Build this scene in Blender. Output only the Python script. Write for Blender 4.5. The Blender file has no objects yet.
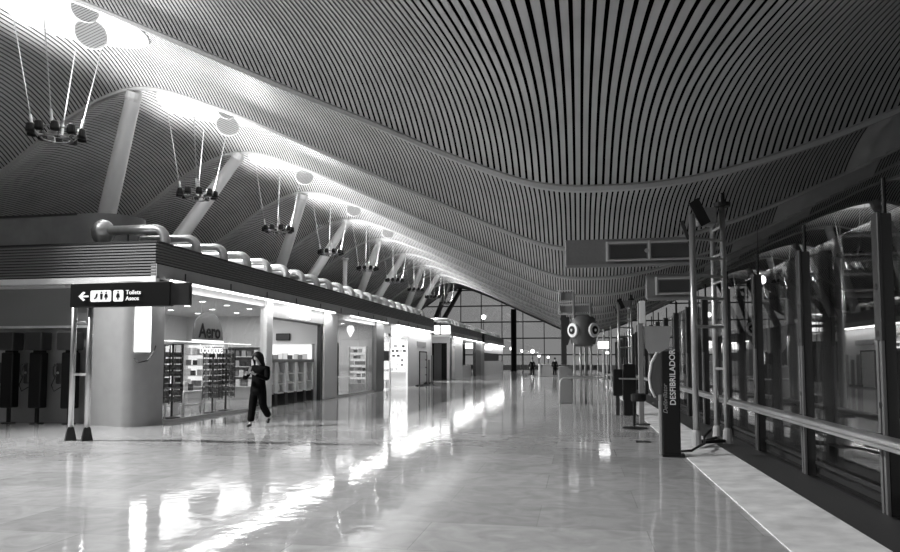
import bpy, math, random, bisect
from mathutils import Vector, Matrix
random.seed(7)
C = bpy.context.scene.collection
S = bpy.context.scene

# ---------------------------------------------------------------- camera
EYE = 1.55
F, PP = 700.0, 44.5
yaw = math.atan((578 - 450) / math.hypot(F, PP)); pit = math.atan(PP / F)
fw = Vector((-math.sin(yaw) * math.cos(pit), math.cos(yaw) * math.cos(pit), math.sin(pit)))
rt = Vector((math.cos(yaw), math.sin(yaw), 0)); up = rt.cross(fw)
cam = bpy.data.cameras.new('camera'); co = bpy.data.objects.new('camera', cam); C.objects.link(co)
cam.sensor_width = 36; cam.lens = 28; cam.shift_y = 40 / 900; cam.clip_end = 500
m = Matrix((rt, up, -fw)).transposed().to_4x4(); m.translation = Vector((0, 0, EYE)); co.matrix_world = m
S.camera = co
# ---------------------------------------------------------------- world, exposure
W = bpy.data.worlds.new('night_sky'); S.world = W; W.use_nodes = True
bg = W.node_tree.nodes['Background']; bg.inputs[0].default_value = (1, 1, 1, 1); bg.inputs[1].default_value = 0.065
S.view_settings.view_transform = 'Standard'; S.view_settings.look = 'None'
S.view_settings.gamma = 1; S.view_settings.use_curve_mapping = False
S.view_settings.exposure = 1.97
UP_W, DOWN_W, UP_RIGHT = 760, 2700, 28

# ---------------------------------------------------------------- materials
MATS = {}
def mat(name, v, rough=.6, metal=0., noise=0., nscale=8., emit=0., spec=.5, bump=0.):
    if name in MATS: return MATS[name]
    M = bpy.data.materials.new(name); M.use_nodes = True; nt = M.node_tree; b = nt.nodes['Principled BSDF']
    b.inputs['Base Color'].default_value = (v, v, v, 1); b.inputs['Roughness'].default_value = rough
    b.inputs['Metallic'].default_value = metal; b.inputs['Specular IOR Level'].default_value = spec
    if noise or bump:
        tc = nt.nodes.new('ShaderNodeTexCoord'); n = nt.nodes.new('ShaderNodeTexNoise')
        n.inputs['Scale'].default_value = nscale; n.inputs['Detail'].default_value = 4
        nt.links.new(tc.outputs['Object'], n.inputs['Vector'])
        if noise:
            r = nt.nodes.new('ShaderNodeMapRange'); r.inputs['From Min'].default_value = .3; r.inputs['From Max'].default_value = .7
            r.inputs['To Min'].default_value = max(0, v * (1 - noise)); r.inputs['To Max'].default_value = min(1, v * (1 + noise))
            nt.links.new(n.outputs['Fac'], r.inputs['Value']); nt.links.new(r.outputs[0], b.inputs['Base Color'])
        if bump:
            bp = nt.nodes.new('ShaderNodeBump'); bp.inputs['Strength'].default_value = bump
            nt.links.new(n.outputs['Fac'], bp.inputs['Height']); nt.links.new(bp.outputs[0], b.inputs['Normal'])
    if emit:
        b.inputs['Emission Color'].default_value = (1, 1, 1, 1); b.inputs['Emission Strength'].default_value = emit
    MATS[name] = M; return M
def glass_mat(name, tint, ior=1.5, rough=0.0):
    M = bpy.data.materials.new(name); M.use_nodes = True; nt = M.node_tree; nt.nodes.clear()
    o = nt.nodes.new('ShaderNodeOutputMaterial'); mx = nt.nodes.new('ShaderNodeMixShader')
    t = nt.nodes.new('ShaderNodeBsdfTransparent'); t.inputs[0].default_value = (tint, tint, tint, 1)
    g = nt.nodes.new('ShaderNodeBsdfGlossy'); g.inputs['Roughness'].default_value = rough
    lw = nt.nodes.new('ShaderNodeLayerWeight'); lw.inputs[0].default_value = .5; f0 = ((ior - 1) / (ior + 1)) ** 2
    pw = nt.nodes.new('ShaderNodeMath'); pw.operation = 'POWER'; pw.inputs[1].default_value = 4.0; nt.links.new(lw.outputs['Facing'], pw.inputs[0])
    f = nt.nodes.new('ShaderNodeMapRange'); f.inputs['To Min'].default_value = f0; f.inputs['To Max'].default_value = 1; nt.links.new(pw.outputs[0], f.inputs['Value'])
    nt.links.new(f.outputs[0], mx.inputs[0]); nt.links.new(t.outputs[0], mx.inputs[1]); nt.links.new(g.outputs[0], mx.inputs[2])
    nt.links.new(mx.outputs[0], o.inputs[0]); MATS[name] = M; return M
G_SHOP = glass_mat('shop_glass', .97, 1.35)
G_HALL = glass_mat('hall_glass', .88, 1.75)
G_END = glass_mat('end_glass', .93, 1.45)

def floor_mat():
    M = bpy.data.materials.new('polished_stone'); M.use_nodes = True; nt = M.node_tree; b = nt.nodes['Principled BSDF']
    tc = nt.nodes.new('ShaderNodeTexCoord'); br = nt.nodes.new('ShaderNodeTexBrick'); mp = nt.nodes.new('ShaderNodeMapping')
    mp.inputs['Location'].default_value = (.4, .3, 0)
    nt.links.new(tc.outputs['Object'], mp.inputs[0]); nt.links.new(mp.outputs[0], br.inputs['Vector'])
    br.inputs['Scale'].default_value = 1; br.inputs['Brick Width'].default_value = 2.0; br.inputs['Row Height'].default_value = 1.0
    br.inputs['Mortar Size'].default_value = .006; br.inputs['Mortar Smooth'].default_value = .2
    br.inputs['Color1'].default_value = (.40, .40, .40, 1); br.inputs['Color2'].default_value = (.52, .52, .52, 1)
    br.inputs['Mortar'].default_value = (.36, .36, .36, 1)
    n = nt.nodes.new('ShaderNodeTexNoise'); n.inputs['Scale'].default_value = 2.6; n.inputs['Detail'].default_value = 7; n.inputs['Distortion'].default_value = 1.5
    nt.links.new(tc.outputs['Object'], n.inputs['Vector'])
    r = nt.nodes.new('ShaderNodeMapRange'); r.inputs['From Min'].default_value = .3; r.inputs['From Max'].default_value = .7
    r.inputs['To Min'].default_value = .82; r.inputs['To Max'].default_value = 1.1; nt.links.new(n.outputs['Fac'], r.inputs['Value'])
    mx = nt.nodes.new('ShaderNodeMix'); mx.data_type = 'RGBA'; mx.blend_type = 'MULTIPLY'; mx.inputs[0].default_value = 1
    nt.links.new(br.outputs['Color'], mx.inputs[6]); nt.links.new(r.outputs[0], mx.inputs[7]); nt.links.new(mx.outputs[2], b.inputs['Base Color'])
    n2 = nt.nodes.new('ShaderNodeTexNoise'); n2.inputs['Scale'].default_value = 2.2; n2.inputs['Detail'].default_value = 3
    nt.links.new(tc.outputs['Object'], n2.inputs['Vector'])
    r2 = nt.nodes.new('ShaderNodeMapRange'); r2.inputs['To Min'].default_value = .03; r2.inputs['To Max'].default_value = .10
    nt.links.new(n2.outputs['Fac'], r2.inputs['Value']); nt.links.new(r2.outputs[0], b.inputs['Roughness'])
    bp = nt.nodes.new('ShaderNodeBump'); bp.inputs['Strength'].default_value = .012; bp.inputs['Distance'].default_value = .3
    n3 = nt.nodes.new('ShaderNodeTexNoise'); n3.inputs['Scale'].default_value = 3.5
    nt.links.new(tc.outputs['Object'], n3.inputs['Vector']); nt.links.new(n3.outputs['Fac'], bp.inputs['Height']); nt.links.new(bp.outputs[0], b.inputs['Normal'])
    b.inputs['Specular IOR Level'].default_value = .8
    return M
M_FLOOR = floor_mat()
M_SLAT = mat('ceiling_slat', .46, .55, noise=.12, nscale=.8)
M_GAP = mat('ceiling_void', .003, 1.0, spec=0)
M_BAND = mat('roof_band', .42, .5)
M_PLASTER = mat('smooth_soffit', .62, .6, noise=.06, nscale=2)
M_WHITE = mat('white_paint', .8, .5)
M_COL = mat('column_paint', .46, .45)
M_STEEL = mat('brushed_steel', .55, .32, metal=.85)
M_PIPE = mat('galvanised_duct', .75, .28, metal=.8, noise=.1, nscale=5)
M_DARK = mat('dark_metal', .03, .4)
M_BLACK = mat('black_plastic', .008, .4, spec=.3)
M_CHAR = mat('charcoal_steel', .045, .35, metal=.3)
M_LOUV = mat('louvre_grey', .20, .4, metal=.2)
M_LOUVB = mat('louvre_back', .015, .8)
M_PANEL = mat('grey_wall_panel', .34, .5, noise=.05, nscale=3)
M_PANEL2 = mat('pale_panel', .75, .5)
M_INT = mat('shop_interior', .6, .6)
M_MARBLE = mat('pale_marble', .62, .45, noise=.22, nscale=3.5)
M_TUBE = mat('tube_light', .9, .5, emit=2.2)
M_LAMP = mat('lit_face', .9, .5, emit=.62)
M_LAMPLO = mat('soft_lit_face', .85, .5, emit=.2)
M_SIGN = mat('sign_grey', .17, .5, noise=.08, nscale=30)
M_MID = mat('mid_grey', .22, .5)
M_LETTER = mat('white_lettering', .85, .5, emit=.2)
M_LETTERD = mat('plain_white_lettering', .8, .5)

# ---------------------------------------------------------------- mesh builder
class MB:
    def __init__(s): s.v, s.f = [], []
    def add(s, vs, fs):
        o = len(s.v); s.v += [tuple(p) for p in vs]; s.f += [tuple(i + o for i in q) for q in fs]; return s
    def box(s, x0, x1, y0, y1, z0, z1):
        vs = [(x, y, z) for z in (z0, z1) for y in (y0, y1) for x in (x0, x1)]
        return s.add(vs, [(0, 2, 3, 1), (4, 5, 7, 6), (0, 1, 5, 4), (2, 6, 7, 3), (0, 4, 6, 2), (1, 3, 7, 5)])
    def bbox(s, x0, x1, y0, y1, z0, z1, b=.01):      # box with chamfered vertical and horizontal edges
        vs = []; 
        for z, k in ((z0, b), (z0 + b, 0), (z1 - b, 0), (z1, b)):
            X0, X1, Y0, Y1 = x0 + k, x1 - k, y0 + k, y1 - k
            vs += [(X0 + b, Y0, z), (X1 - b, Y0, z), (X1, Y0 + b, z), (X1, Y1 - b, z), (X1 - b, Y1, z), (X0 + b, Y1, z), (X0, Y1 - b, z), (X0, Y0 + b, z)]
        fs = [tuple(reversed(range(8))), tuple(range(24, 32))]
        for r in range(3):
            for i in range(8): j = (i + 1) % 8; fs.append((r * 8 + i, r * 8 + j, r * 8 + 8 + j, r * 8 + 8 + i))
        return s.add(vs, fs)
    def tube(s, pts, r, n=10, cap=True):
        pts = [Vector(p) for p in pts]; rs = r if isinstance(r, (list, tuple)) else [r] * len(pts)
        rings = []; prev = None
        for i, p in enumerate(pts):
            d = (pts[min(i + 1, len(pts) - 1)] - pts[max(i - 1, 0)]).normalized()
            if prev is None:
                a = Vector((0, 0, 1)) if abs(d.z) < .9 else Vector((1, 0, 0)); u = d.cross(a).normalized()
            else: u = (prev - d * prev.dot(d)).normalized()
            prev = u; w = d.cross(u)
            rings.append([p + (u * math.cos(2 * math.pi * k / n) + w * math.sin(2 * math.pi * k / n)) * rs[i] for k in range(n)])
        vs = [q for g in rings for q in g]; fs = []
        for i in range(len(rings) - 1):
            for k in range(n): l = (k + 1) % n; fs.append((i * n + k, i * n + l, i * n + n + l, i * n + n + k))
        if cap: fs += [tuple(reversed(range(n))), tuple(range((len(rings) - 1) * n, len(rings) * n))]
        return s.add(vs, fs)
    def lathe(s, prof, c, n=20, axis='z'):            # prof: (radius, height) pairs
        vs, fs = [], []
        for r, h in prof:
            for k in range(n):
                a = 2 * math.pi * k / n; p = (r * math.cos(a), r * math.sin(a), h)
                if axis == 'y': p = (p[0], -p[2], p[1])
                if axis == 'x': p = (p[2], p[0], p[1])
                vs.append((p[0] + c[0], p[1] + c[1], p[2] + c[2]))
        for i in range(len(prof) - 1):
            for k in range(n): l = (k + 1) % n; fs.append((i * n + k, i * n + l, i * n + n + l, i * n + n + k))
        if prof[0][0] > 1e-4: fs.append(tuple(reversed(range(n))))
        if prof[-1][0] > 1e-4: fs.append(tuple(range((len(prof) - 1) * n, len(prof) * n)))
        return s.add(vs, fs)
    def prism(s, poly, h0, h1, axis='y'):             # poly of (a, b): a,b are x,z for axis y; y,z for axis x; x,y for z
        f = {'y': lambda a, b, h: (a, h, b), 'x': lambda a, b, h: (h, a, b), 'z': lambda a, b, h: (a, b, h)}[axis]
        n = len(poly); vs = [f(a, b, h0) for a, b in poly] + [f(a, b, h1) for a, b in poly]
        fs = [tuple(range(n)), tuple(reversed(range(n, 2 * n)))] + [(i, i + n, (i + 1) % n + n, (i + 1) % n) for i in range(n)]
        return s.add(vs, fs)
    def build(s, name, m, parent=None, loc=None, rot=None, smooth=False):
        me = bpy.data.meshes.new(name); me.from_pydata(s.v, [], s.f); me.validate(); me.update()
        o = bpy.data.objects.new(name, me); C.objects.link(o)
        if isinstance(m, (list, tuple)):
            for q in m: me.materials.append(q)
        else: me.materials.append(m)
        if smooth:
            for p in me.polygons: p.use_smooth = True
        if parent is not None: o.parent = parent
        if loc: o.location = loc
        if rot: o.rotation_euler = rot
        return o
def smooth_angle(o, deg=40):
    me = o.data
    for p in me.polygons: p.use_smooth = True
    try: me.set_sharp_from_angle(angle=math.radians(deg))
    except Exception: pass
    return o
def thing(name, label, cat, loc=(0, 0, 0), rz=0, group=None):
    o = bpy.data.objects.new(name, None); C.objects.link(o); o.location = loc; o.rotation_euler = (0, 0, rz)
    o.empty_display_size = .1
    return tag(o, label, cat, group)
def tag(o, label, cat, group=None):
    o['label'] = label; o['category'] = cat
    if group: o['group'] = group
    return o
def struct(o, label=None, cat=None):
    o['kind'] = 'structure'
    if label: o['label'] = label
    if cat: o['category'] = cat
    return o
def dup(root, loc, label, rz=None):
    r = root.copy(); C.objects.link(r); r.location = loc; r['label'] = label
    if rz is not None: r.rotation_euler = (0, 0, rz)
    for ch in [o for o in bpy.data.objects if o.parent == root]:
        c = ch.copy(); C.objects.link(c); c.parent = r
        for g in [o for o in bpy.data.objects if o.parent == ch]:
            d = g.copy(); C.objects.link(d); d.parent = c
    return r
ORD = ('first second third fourth fifth sixth seventh eighth ninth tenth eleventh twelfth thirteenth fourteenth fifteenth sixteenth '
       'seventeenth eighteenth nineteenth twentieth twenty-first twenty-second twenty-third twenty-fourth twenty-fifth twenty-sixth '
       'twenty-seventh twenty-eighth twenty-ninth thirtieth').split()
FONT = None
def text(name, body, size, mtl, parent, loc, rot, depth=.004, shear=0, align='CENTER', bold=0):
    cu = bpy.data.curves.new(name, 'FONT'); cu.body = body; cu.size = size; cu.extrude = depth; cu.align_x = align; cu.align_y = 'CENTER'
    cu.shear = shear; cu.offset = bold; cu.materials.append(mtl); cu.resolution_u = 4
    tmp = bpy.data.objects.new(name, cu); me = bpy.data.meshes.new_from_object(tmp); bpy.data.objects.remove(tmp)
    o = bpy.data.objects.new(name, me); C.objects.link(o); o.parent = parent; o.location = loc; o.rotation_euler = rot
    return o
def light(name, kind, loc, energy, target=None, **kw):
    l = bpy.data.lights.new(name, kind); l.energy = energy
    for k, v in kw.items(): setattr(l, k, v)
    o = bpy.data.objects.new(name, l); C.objects.link(o); o.location = loc
    if kind == 'AREA': return o
    if target is not None: o.rotation_euler = (Vector(target) - Vector(loc)).to_track_quat('-Z', 'Y').to_euler()
    return o

# ---------------------------------------------------------------- roof surface
PXX = [-34, -31, -28, -24, -20.4, -17.6, -14.3, -10.5, -6.85, -5, -2.7, -.8, .9, 2.7, 4.8, 6.8, 9.5, 13, 16.8, 20.3, 23, 26.6, 30, 34]
PZZ = [6.6, 6.6, 7.3, 9.3, 11.67, 12.55, 11.6, 9.9, 8.15, 7.3, 6.22, 5.52, 5.40, 5.55, 6.08, 6.81, 8.0, 9.7, 11.5, 12.4, 11.6, 9.3, 7.4, 7.2]
def P(x):
    if x <= PXX[0]: return PZZ[0]
    if x >= PXX[-1]: return PZZ[-1]
    i = bisect.bisect_right(PXX, x) - 1; h = PXX[i + 1] - PXX[i]; t = (x - PXX[i]) / h
    def sl(j): return 0 if j <= 0 or j >= len(PXX) - 1 else (PZZ[j + 1] - PZZ[j - 1]) / (PXX[j + 1] - PXX[j - 1])
    return (2*t**3-3*t*t+1)*PZZ[i] + (t**3-2*t*t+t)*sl(i)*h + (-2*t**3+3*t*t)*PZZ[i+1] + (t**3-t*t)*sl(i+1)*h
BAYS = [-11.8, -2.8, 6.2] + [16.2 + 9 * k for k in range(11)]
def R(x, y, b):
    u = min(1, max(0, (y - BAYS[b]) / (BAYS[b + 1] - BAYS[b])))
    return P(x) + .12 + 1.1 * (1 - abs(2 * u - 1) ** 3)
def spread(x, y, b):                                    # strips of the nearest bay fan out in plan
    if BAYS[b] != 6.2 or y > 15.6: return x
    w = min(1.6, ((15.6 - y) / 5.6) ** 1.7); a = abs(x - .2)
    t = min(1, a / 2.6); return x + math.copysign(.75 * w * t * t * (3 - 2 * t), x - .2)
OVX, OVA, OVB = 16.9, 2.2, 2.6                          # skylight ovals on both crests
RCX = 20.0
US = [0, .015, .04, .08, .14, .22, .32, .42, .5, .58, .65, .71, .77, .82, .87, .92, .96, .985, 1]
# strip positions at equal arc length
XS = []; x = -31.0
while x < 31:
    XS.append(x); d = .05; sl_ = (P(x + d) - P(x - d)) / (2 * d); x += .16 / math.sqrt(1 + sl_ * sl_)
SOFT = (8.9, 13.2)                                      # smooth soffit lane on the right
for b in range(len(BAYS) - 1):
    y0, y1 = BAYS[b], BAYS[b + 1]; ym = (y0 + y1) / 2
    mb = MB()
    far = y0 > 70
    for i in range(len(XS) - 1):
        xa = XS[i]; xb = xa + (XS[i + 1] - xa) * .64
        if SOFT[0] < xa < SOFT[1]: continue
        segs = [(y0, y1)]
        for cx, oa, ob in ((-OVX, OVA, OVB), (RCX, OVA, OVB)):
            q = (xa - cx) / oa
            if abs(q) < 1:
                h = ob * math.sqrt(1 - q * q); segs = [(y0, ym - h), (ym + h, y1)]
        for ya, yb in segs:
            n = len(US)
            ys = [y0 + (y1 - y0) * u for u in US if ya < y0 + (y1 - y0) * u < yb]; ys = [ya] + ys + [yb]
            vs = []
            for y in ys:
                A, Bx = spread(xa, y, b), spread(xb, y, b); za, zb = R(A, y, b), R(Bx, y, b)
                vs += [(A, y, za + .012), (A, y, za), (Bx, y, zb), (Bx, y, zb + .012)]
            fs = []
            for k in range(len(ys) - 1):
                o = k * 4
                for j in range(3): fs.append((o + j, o + j + 1, o + j + 5, o + j + 4))
            mb.add(vs, fs)
    ce = mb.build('ceiling', M_SLAT); struct(ce)
    # black sheet painting the shade of the void behind the strips, with the same ovals left open
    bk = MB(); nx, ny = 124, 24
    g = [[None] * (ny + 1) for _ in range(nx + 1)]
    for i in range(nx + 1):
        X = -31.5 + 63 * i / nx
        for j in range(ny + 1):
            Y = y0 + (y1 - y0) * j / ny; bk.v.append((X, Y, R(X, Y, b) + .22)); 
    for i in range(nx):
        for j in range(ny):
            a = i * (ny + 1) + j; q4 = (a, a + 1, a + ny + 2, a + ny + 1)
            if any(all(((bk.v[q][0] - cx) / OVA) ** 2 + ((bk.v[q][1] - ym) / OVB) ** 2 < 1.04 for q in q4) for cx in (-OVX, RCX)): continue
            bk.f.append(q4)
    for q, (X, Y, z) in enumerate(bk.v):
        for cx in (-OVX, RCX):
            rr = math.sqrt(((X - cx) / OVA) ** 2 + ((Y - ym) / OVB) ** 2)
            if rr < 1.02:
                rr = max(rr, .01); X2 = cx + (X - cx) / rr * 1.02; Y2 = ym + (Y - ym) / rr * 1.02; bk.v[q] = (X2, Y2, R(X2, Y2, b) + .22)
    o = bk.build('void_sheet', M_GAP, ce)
    # smooth stepped soffit lane
    sf = MB(); n = 7
    for k in range(n):
        xa = SOFT[0] + (SOFT[1] - SOFT[0]) * k / n; xb = SOFT[0] + (SOFT[1] - SOFT[0]) * (k + 1) / n
        vs = []
        for u in US:
            Y = y0 + (y1 - y0) * u; vs += [(xa, Y, R(xa, Y, b) - .02), (xb, Y, R(xb, Y, b) - .12), (xb, Y, R(xb, Y, b) + .02)]
        fs = []
        for q in range(len(US) - 1):
            for j in range(2): fs.append((q * 3 + j, q * 3 + j + 1, q * 3 + j + 4, q * 3 + j + 3))
        sf.add(vs, fs)
    smooth_angle(sf.build('soffit_panel', M_PLASTER, ce), 20)
# ribs between bays
for k, Y in enumerate(BAYS[2:]):
    mb = MB(); vs = []; N = 150; w = .10 if k < 12 else .4
    for i in range(N + 1):
        X = -31 + 62 * i / N; z = P(X)
        vs += [(X, Y - w, z + .11), (X, Y - w * .8, z + .02), (X, Y + w * .8, z + .02), (X, Y + w, z + .11), (X, Y + w * .5, z + .17), (X, Y - w * .5, z + .17)]
    fs = [(i * 6 + j, i * 6 + 6 + j, i * 6 + 6 + (j + 1) % 6, i * 6 + (j + 1) % 6) for i in range(N) for j in range(6)]
    mb.add(vs, fs)
    o = mb.build('trim_%d' % (k + 1), M_BAND if Y < 105 else M_DARK); struct(o); smooth_angle(o, 25)
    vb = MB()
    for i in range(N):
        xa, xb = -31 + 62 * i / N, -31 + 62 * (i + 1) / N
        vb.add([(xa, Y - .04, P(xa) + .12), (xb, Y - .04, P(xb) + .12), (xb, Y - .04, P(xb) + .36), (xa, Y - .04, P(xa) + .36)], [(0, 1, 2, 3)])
    vb.build('void_strip', M_GAP, o)  # added black strip, hides the lit bay beyond the rib
# skylights
def skylight(cx, b, side, idx):
    y0, y1 = BAYS[b], BAYS[b + 1]; ym = (y0 + y1) / 2; n = 40
    t = thing('skylight', '%s oval skylight, %s roof bay from the near end' % (side, ORD[idx]), 'skylight', (cx, ym, 0), 0, 'oval skylights along the roof crests')
    mb = MB(); vs = []
    prof = [(1.0, -.03, 0), (1.0, .25, 0), (.93, .9, 1), (.8, 1.5, 1), (.72, 1.9, 1)]
    for s_, dz, flat in prof:
        for i in range(n):
            a = 2 * math.pi * i / n; X = OVA * s_ * math.cos(a); Y = OVB * s_ * math.sin(a)
            z = (R(cx + OVA * math.cos(a), ym + OVB * math.sin(a), b) if True else 0) * (1 - min(1, max(0, dz - .2) / 1.7)) + (P(cx) + 1.2) * min(1, max(0, dz - .2) / 1.7) + dz
            vs.append((X, Y, z))
    fs = [(r * n + i, r * n + (i + 1) % n, (r + 1) * n + (i + 1) % n, (r + 1) * n + i) for r in range(len(prof) - 1) for i in range(n)]
    mb.add(vs, fs); smooth_angle(mb.build('light_well', M_WHITE, t), 50)
    top = P(cx) + 1.2 + 1.9
    g = MB(); g.add([(OVA * .72 * math.cos(2 * math.pi * i / n), OVB * .72 * math.sin(2 * math.pi * i / n), top + .02) for i in range(n)], [tuple(range(n))])
    g.build('diffuser', M_WHITE, t)
    rim = MB(); pts = []
    for i in range(n + 1):
        a = 2 * math.pi * i / n; pts.append((OVA * 1.0 * math.cos(a), OVB * 1.0 * math.sin(a), R(cx + OVA * math.cos(a), ym + OVB * math.sin(a), b) - .02))
    rim.tube(pts, .05, 6, cap=False); rim.build('rim', M_BAND, t, smooth=True)
    return t
for i in range(11):
    skylight(-OVX, i + 3 - 0 if i + 3 < len(BAYS) - 1 else len(BAYS) - 2, 'left-crest', i + 1) if i + 3 < len(BAYS) - 1 else None
    if i + 3 < len(BAYS) - 1: skylight(RCX, i + 3, 'right-crest', i + 1)
for i in (0, 1, 2):
    skylight(-OVX, i, 'overhead left', i) if i == 2 else None

# ---------------------------------------------------------------- floors
o = MB().box(-32, 2.98, -6, 112, -.3, 0).build('floor', M_FLOOR); struct(o)
o = MB().box(3.2, 31, -6, 112, -4.6, -4.3).build('floor', mat('lower_floor', .10, .2)); struct(o)
o = MB().box(2.98, 3.2, -6, 112, -4.3, -.02).build('wall_slab_edge', M_CHAR); struct(o)
o = MB().box(17, 17.3, -6, 106, -4.3, 4.3).build('wall_right', mat('far_wall', .10, .6, noise=.2, nscale=.6)); struct(o)
o = MB().box(17.0, 31, -6, 106, 4.3, 4.5).build('wall_right_top', mat('far_top', .08, .6)); struct(o)
o = MB().box(-31.3, -31.0, -6, 107, -.3, 8).build('wall_left', mat('left_wall', .10, .6)); struct(o)
o = MB().box(31.0, 31.3, -6, 107, -4.5, 8.5).build('wall_far_right', mat('left_wall', .10, .6)); struct(o)
# raised marble kerb and dark channel beside the glass
k_ = MB().prism([(1.68, .0), (1.682, .012), (2.42, .05), (2.42, 0)], 2.0, 70, 'y').build('trim_20', M_MARBLE); struct(k_)
for j in range(26):
    pass
o = MB().box(2.42, 2.98, -2, 70, 0.0, .03).build('trim_21', mat('dark_channel', .035, .5)); struct(o)

# ---------------------------------------------------------------- end glazed wall
YW = 106.9
ew = thing('window_1', 'tall gridded glass wall closing the far end of the hall', 'window'); ew['kind'] = 'structure'
g = MB(); fr = MB()
for i in range(-9, 10):
    X = 1.4 + 3.2 * i
    fr.box(X - .06, X + .06, YW - .1, YW + .1, 0, max(1, R(X, YW - 1, len(BAYS) - 2) if abs(X) < 31 else 7))
for z in (2.42, 4.93, 7.44, 9.94, 12.4):
    xs = [X for X in [q * .4 for q in range(-77, 78)] if P(X) > z - .2]
    st = None; prev = None
    for X in xs + [999]:
        if st is None: st = X
        elif X - prev > .5: fr.box(st, prev, YW - .12, YW + .12, z - .09, z + .09); st = X
        prev = X
fr.build('mullion_grid', M_DARK, ew)
poly = [(-31, 0)] + [(X, P(X) + 1.2) for X in range(-31, 32)] + [(31, 0)]
g.prism(poly, YW - .02, YW + .02, 'y').build('pane', G_END, ew)
c_ = MB().lathe([(.5, 0), (.5, .1), (.42, .12), (.42, 9.2)], (0, 0, 0), 20).build('column', M_BLACK, None, (-9.4, 104.5, 0), smooth=True); struct(c_, 'black round column before the far glass wall', 'column')
# apron outside, seen through the glass
struct(MB().box(-120, 120, 107.2, 260, -.4, -.1).build('ground', mat('apron', .05, .7)))
lp0 = None
for i, (X, Y, z, r) in enumerate([(-20, 150, 11, .5), (-14, 150, 4.2, .35), (-9.5, 150, 3.6, .4), (-7.6, 140, 2.6, .3), (-6, 145, 2.3, .25), (-12.5, 160, 3.8, .3), (6, 150, 3.2, .35)]):  # tallest one is added in place of a lamp reflection on the end glass
    lab = ['tallest bright floodlight seen through the far glass', 'small apron lamp just right of the black end column', 'bright apron lamp above the far white desk',
           'low apron lamp behind the far desk', 'lowest apron lamp right of the far desk', 'dim apron lamp between column and desk', 'apron lamp outside, behind the railing side'][i]
    t = thing('floodlight', lab, 'lamp', (X, Y, -.1), 0, 'apron floodlights outside')
    MB().tube([(0, 0, 0), (0, 0, z)], .08, 8).build('pole', M_CHAR, t)
    MB().lathe([(0.01, -r * .5), (r * .8, -r * .3), (r, 0), (r * .7, r * .4), (.01, r * .5)], (0, 0, z), 14, 'y').build('lamp_head', M_TUBE, t)

# ---------------------------------------------------------------- V columns carrying the ribs
def vcol(side, Y, Yb, lab, dark):
    sx = -1 if side == 'left' else 1
    top = Vector((-17.7 if sx < 0 else 20.2, Y, 12.5)); base = Vector((-24.0 if sx < 0 else 26.4, Yb, 0 if sx < 0 else -4.3))
    t = thing('roof_column', lab, 'column', base, 0, 'slanted columns under the %s roof crest' % side)
    a = Vector((0, 0, 0)); bb = top - base; mt = M_DARK if dark else M_COL  # farthest columns painted dark for their silhouette against the bright end wall
    MB().tube([a, bb * .5, bb * .985], [.42, .40, .30], 18).build('shaft', mt, t, smooth=True)
    MB().lathe([(.62, 0), (.62, .25), (.5, .3)], (0, 0, 0), 18).build('base', mt, t)
    MB().tube([bb * .975, bb * .985, bb + Vector((0, 0, .02))], [.30, .33, .30], 14).build('capital', mt, t)
for side in ('left', 'right'):
    k = 0
    for p in range(5):
        Ya = 25.2 + 18 * p; Yb = Ya + 4.5
        for q, Y in enumerate((Ya, Ya + 9)):
            if Y > 106.5: continue
            vcol(side, Y, Yb, '%s slanted %s column under the %s roof crest' % (ORD[k], 'black' if Y > 95 else 'pale', side), Y > 95); k += 1
t = thing('roof_post', 'thin white upright post amid the slanted left columns', 'post', (-18.0, 52.5, 0))
MB().tube([(0, 0, 0), (0, 0, 9.6)], .17, 12).build('shaft', M_COL, t, smooth=True); MB().lathe([(.3, 9.5), (.3, 9.6)], (0, 0, 0), 12).build('cap', M_COL, t)

# ---------------------------------------------------------------- hanging clusters of projectors
def luminaire(X, Y, z, lab, group):
    t = thing('hanging_light_cluster', lab, 'light fitting', (X, Y, z), 0, group)
    rg = MB(); R0 = .72
    for rr, zz in ((R0, 0), (R0 * .7, -.24)):
        pts = [(rr * math.cos(a), rr * math.sin(a), zz) for a in [2 * math.pi * i / 8 for i in range(9)]]
        rg.tube(pts, .03, 6, cap=False)
    for i in range(8):
        a = 2 * math.pi * i / 8; rg.tube([(R0 * math.cos(a), R0 * math.sin(a), 0), (R0 * .7 * math.cos(a), R0 * .7 * math.sin(a), -.24)], .022, 6)
    rg.build('ring_frame', M_MID, t)
    for i in range(10):
        a = 2 * math.pi * (i + .5) / 10; cx, cy = .80 * math.cos(a), .80 * math.sin(a)
        h = MB().lathe([(.07, .15), (.13, .1), (.15, -.11), (.14, -.16)], (cx, cy, .0), 12).build('projector', M_BLACK, t, smooth=False)
        if i % 2: MB().lathe([(.06, .155), (.06, .165)], (cx, cy, 0), 12).build('lens', M_WHITE, h)
    for i in range(4):
        a = 2 * math.pi * i / 4 + .5; xx, yy = 1.25 * math.cos(a), 1.7 * math.sin(a)
        r_ = MB().tube([(R0 * math.cos(a), R0 * math.sin(a), 0), (xx, yy, 3.6)], .018, 5).build('hanging_rod', M_COL, t)
        MB().tube([(R0 * math.cos(a), R0 * math.sin(a), 0), (R0 * math.cos(a) + (xx - R0 * math.cos(a)) * .14, R0 * math.sin(a) + (yy - R0 * math.sin(a)) * .14, .52)], .045, 7).build('turnbuckle', M_WHITE, r_)
    return t
LY = [(16.2 + 9 * k + 4.5) for k in range(9)]
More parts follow.
